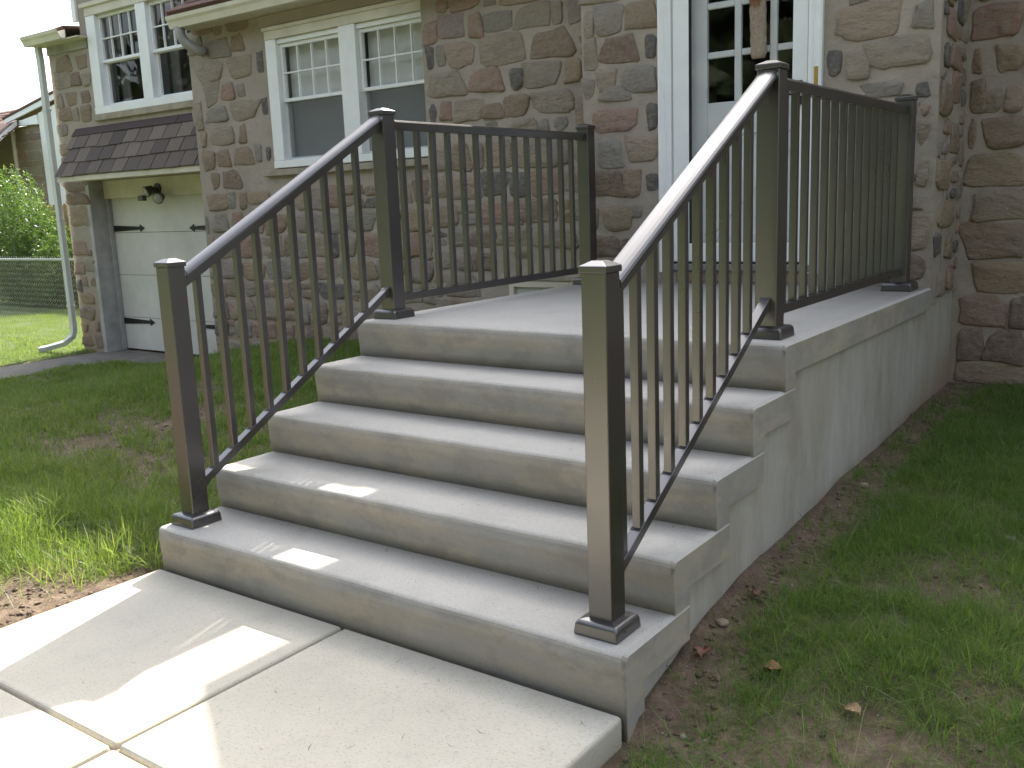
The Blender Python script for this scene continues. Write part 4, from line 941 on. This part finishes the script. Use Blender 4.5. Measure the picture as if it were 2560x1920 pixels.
def dead_leaf(x, y, rz, size, label, tint):
    k = N('dry_leaf_'+tint[0]); c = tint[1]; f = k.noise(60, 4, .7)
    mt = k.done(k.ramp(f, [(.3, tuple(v*.6 for v in c)), (.7, c)]), .75, k.bump(k.noise(180, 3), .5, .003))
    V = []; F = []; nu, nv = 8, 6; z0 = float(zfun(np.array([x]), np.array([y]))[0])+.012
    for i in range(nu+1):
        u = i/nu; wd = size*.42*math.sin(math.pi*min(1, u*.97+.015))**.7*(1+.18*math.sin(u*19))
        for j in range(nv+1):
            q = j/nv*2-1; lx = (u-.5)*size; ly = q*wd; lz = .30*size*(q*q)*.6+.18*size*math.sin(u*3.1)+.05*size*math.sin(7*u+5*q)
            V.append((x+lx*math.cos(rz)-ly*math.sin(rz), y+lx*math.sin(rz)+ly*math.cos(rz), z0+lz))
    for i in range(nu):
        for j in range(nv): a = i*(nv+1)+j; F.append((a, a+1, a+nv+2, a+nv+1))
    t = thing('dead_leaf', (x, y, z0), label, 'leaf', 'dead leaves on the soil right of the steps')
    MB().add(V, F).build('leaf_blade', mt, t, recalc=False, smooth=True)
    c_, s_ = math.cos(rz), math.sin(rz)
    MB().tube([(x-.5*size*c_, y-.5*size*s_, z0+.01), (x-.72*size*c_, y-.72*size*s_, z0+.006), (x-.9*size*c_, y-.88*size*s_, z0+.012)], .0011, 5).build('leaf_stalk', mt, t)
dead_leaf(.055, .415, 1.9, .060, 'curled reddish brown dead leaf against the side of the bottom step', ('red', (.24, .11, .07)))
dead_leaf(.29, .425, .3, .060, 'orange tan dead leaf lying in the grass tuft near the bottom step', ('orange', (.40, .20, .10)))
dead_leaf(.56, .335, -.4, .055, 'pale tan crumpled dead leaf lowest at the right, on bare soil', ('tan', (.42, .26, .15)))
dead_leaf(.085, .79, 2.4, .058, 'dull brown dead leaf beside the recessed side wall, furthest of the leaves', ('brown', (.20, .12, .07)))
def rock(x, y, r, label, c):
    z = float(zfun(np.array([x]), np.array([y]))[0]); R = random.Random(int(x*1000)); m = MB(); rings = []
    for k in range(6):
        a = math.pi*(k+.35)/6.2-math.pi/2; rings.append([(x+r*1.2*math.cos(a)*math.cos(t)*R.uniform(.85, 1.1), y+r*math.cos(a)*math.sin(t)*R.uniform(.85, 1.1), z+r*.3+r*.6*math.sin(a)+R.uniform(-.1, .1)*r) for t in [2*math.pi*j/9 for j in range(9)]])
    m.loft(rings); o = m.build('rock', STONE[c], None); tag(o, label, 'rock', 'small rocks in the soil beside the steps')
rock(.05, .585, .021, 'yellowish rock chip in the bare soil beside the second step', 'O'); rock(.10, 2.05, .022, 'pinkish rock by the foot of the landing wall', 'P')
rock(.28, 1.82, .026, 'pale rock in the grass away from the landing wall', 'L'); rock(.76, 1.68, .020, 'small pale rock furthest right on the shaded lawn', 'L')

# ---------------------------------------------------------------- trees across the road (seen in the panes and the metal)
TREEM = mat_leafy('street_tree_leaves', (.024, .034, .015), (.036, .048, .021), (.05, .065, .03), .2, .6)
def tree(x, y, h, r, seed):
    rg = np.random.default_rng(seed)
    t = thing('tree', (x, y, -.2), 'broad leafy street tree standing across the road, mirrored in the windows', 'tree', 'trees across the road behind the viewer')
    n = 2600; lob = rg.normal(size=(16, 3))*np.array([r*.45, r*.45, h*.16])+np.array([x, y, h*.58]); c = lob[rg.integers(0, 16, n)]
    d = rg.normal(size=(n, 3)); d /= np.linalg.norm(d, axis=1)[:, None]; P = c+d*(r*.42)*(rg.random(n)**.35)[:, None]
    P[:, 2] = np.maximum(P[:, 2], h*.14)
    a = rg.normal(size=(n, 3)); a /= np.linalg.norm(a, axis=1)[:, None]; b = np.cross(a, rg.normal(size=(n, 3))); b /= np.linalg.norm(b, axis=1)[:, None]
    s_ = rg.uniform(.3, .6, n)[:, None]
    V = np.stack([P-a*s_, P+b*s_*.6, P+a*s_, P-b*s_*.6], 1).reshape(-1, 3); raw('crown', V, np.arange(4*n).reshape(-1, 4), TREEM, t)
    m = MB().tube([(x, y, -.4), (x+.1, y, h*.3), (x, y+.1, h*.62)], [.28, .2, .06], 8)
    for q in lob[:6]: m.tube([(x+.05, y, h*.32), tuple((q+np.array([x, y, h*.35]))/2), tuple(q)], [.12, .08, .03], 6)
    m.build('trunk', BARK, t)
for i, (x, y, h, r) in enumerate([(-30, -15, 10, 5), (-21, -19, 11.5, 5.5), (-12, -17, 10, 5), (-4, -19, 12, 5.5), (4.5, -16.5, 10.5, 5.2), (13, -18, 11, 5.5), (21, -12, 10, 5), (24, -3, 9, 4.5), (17, 5, 8, 4)]): tree(x, y, h, r, 100+i)
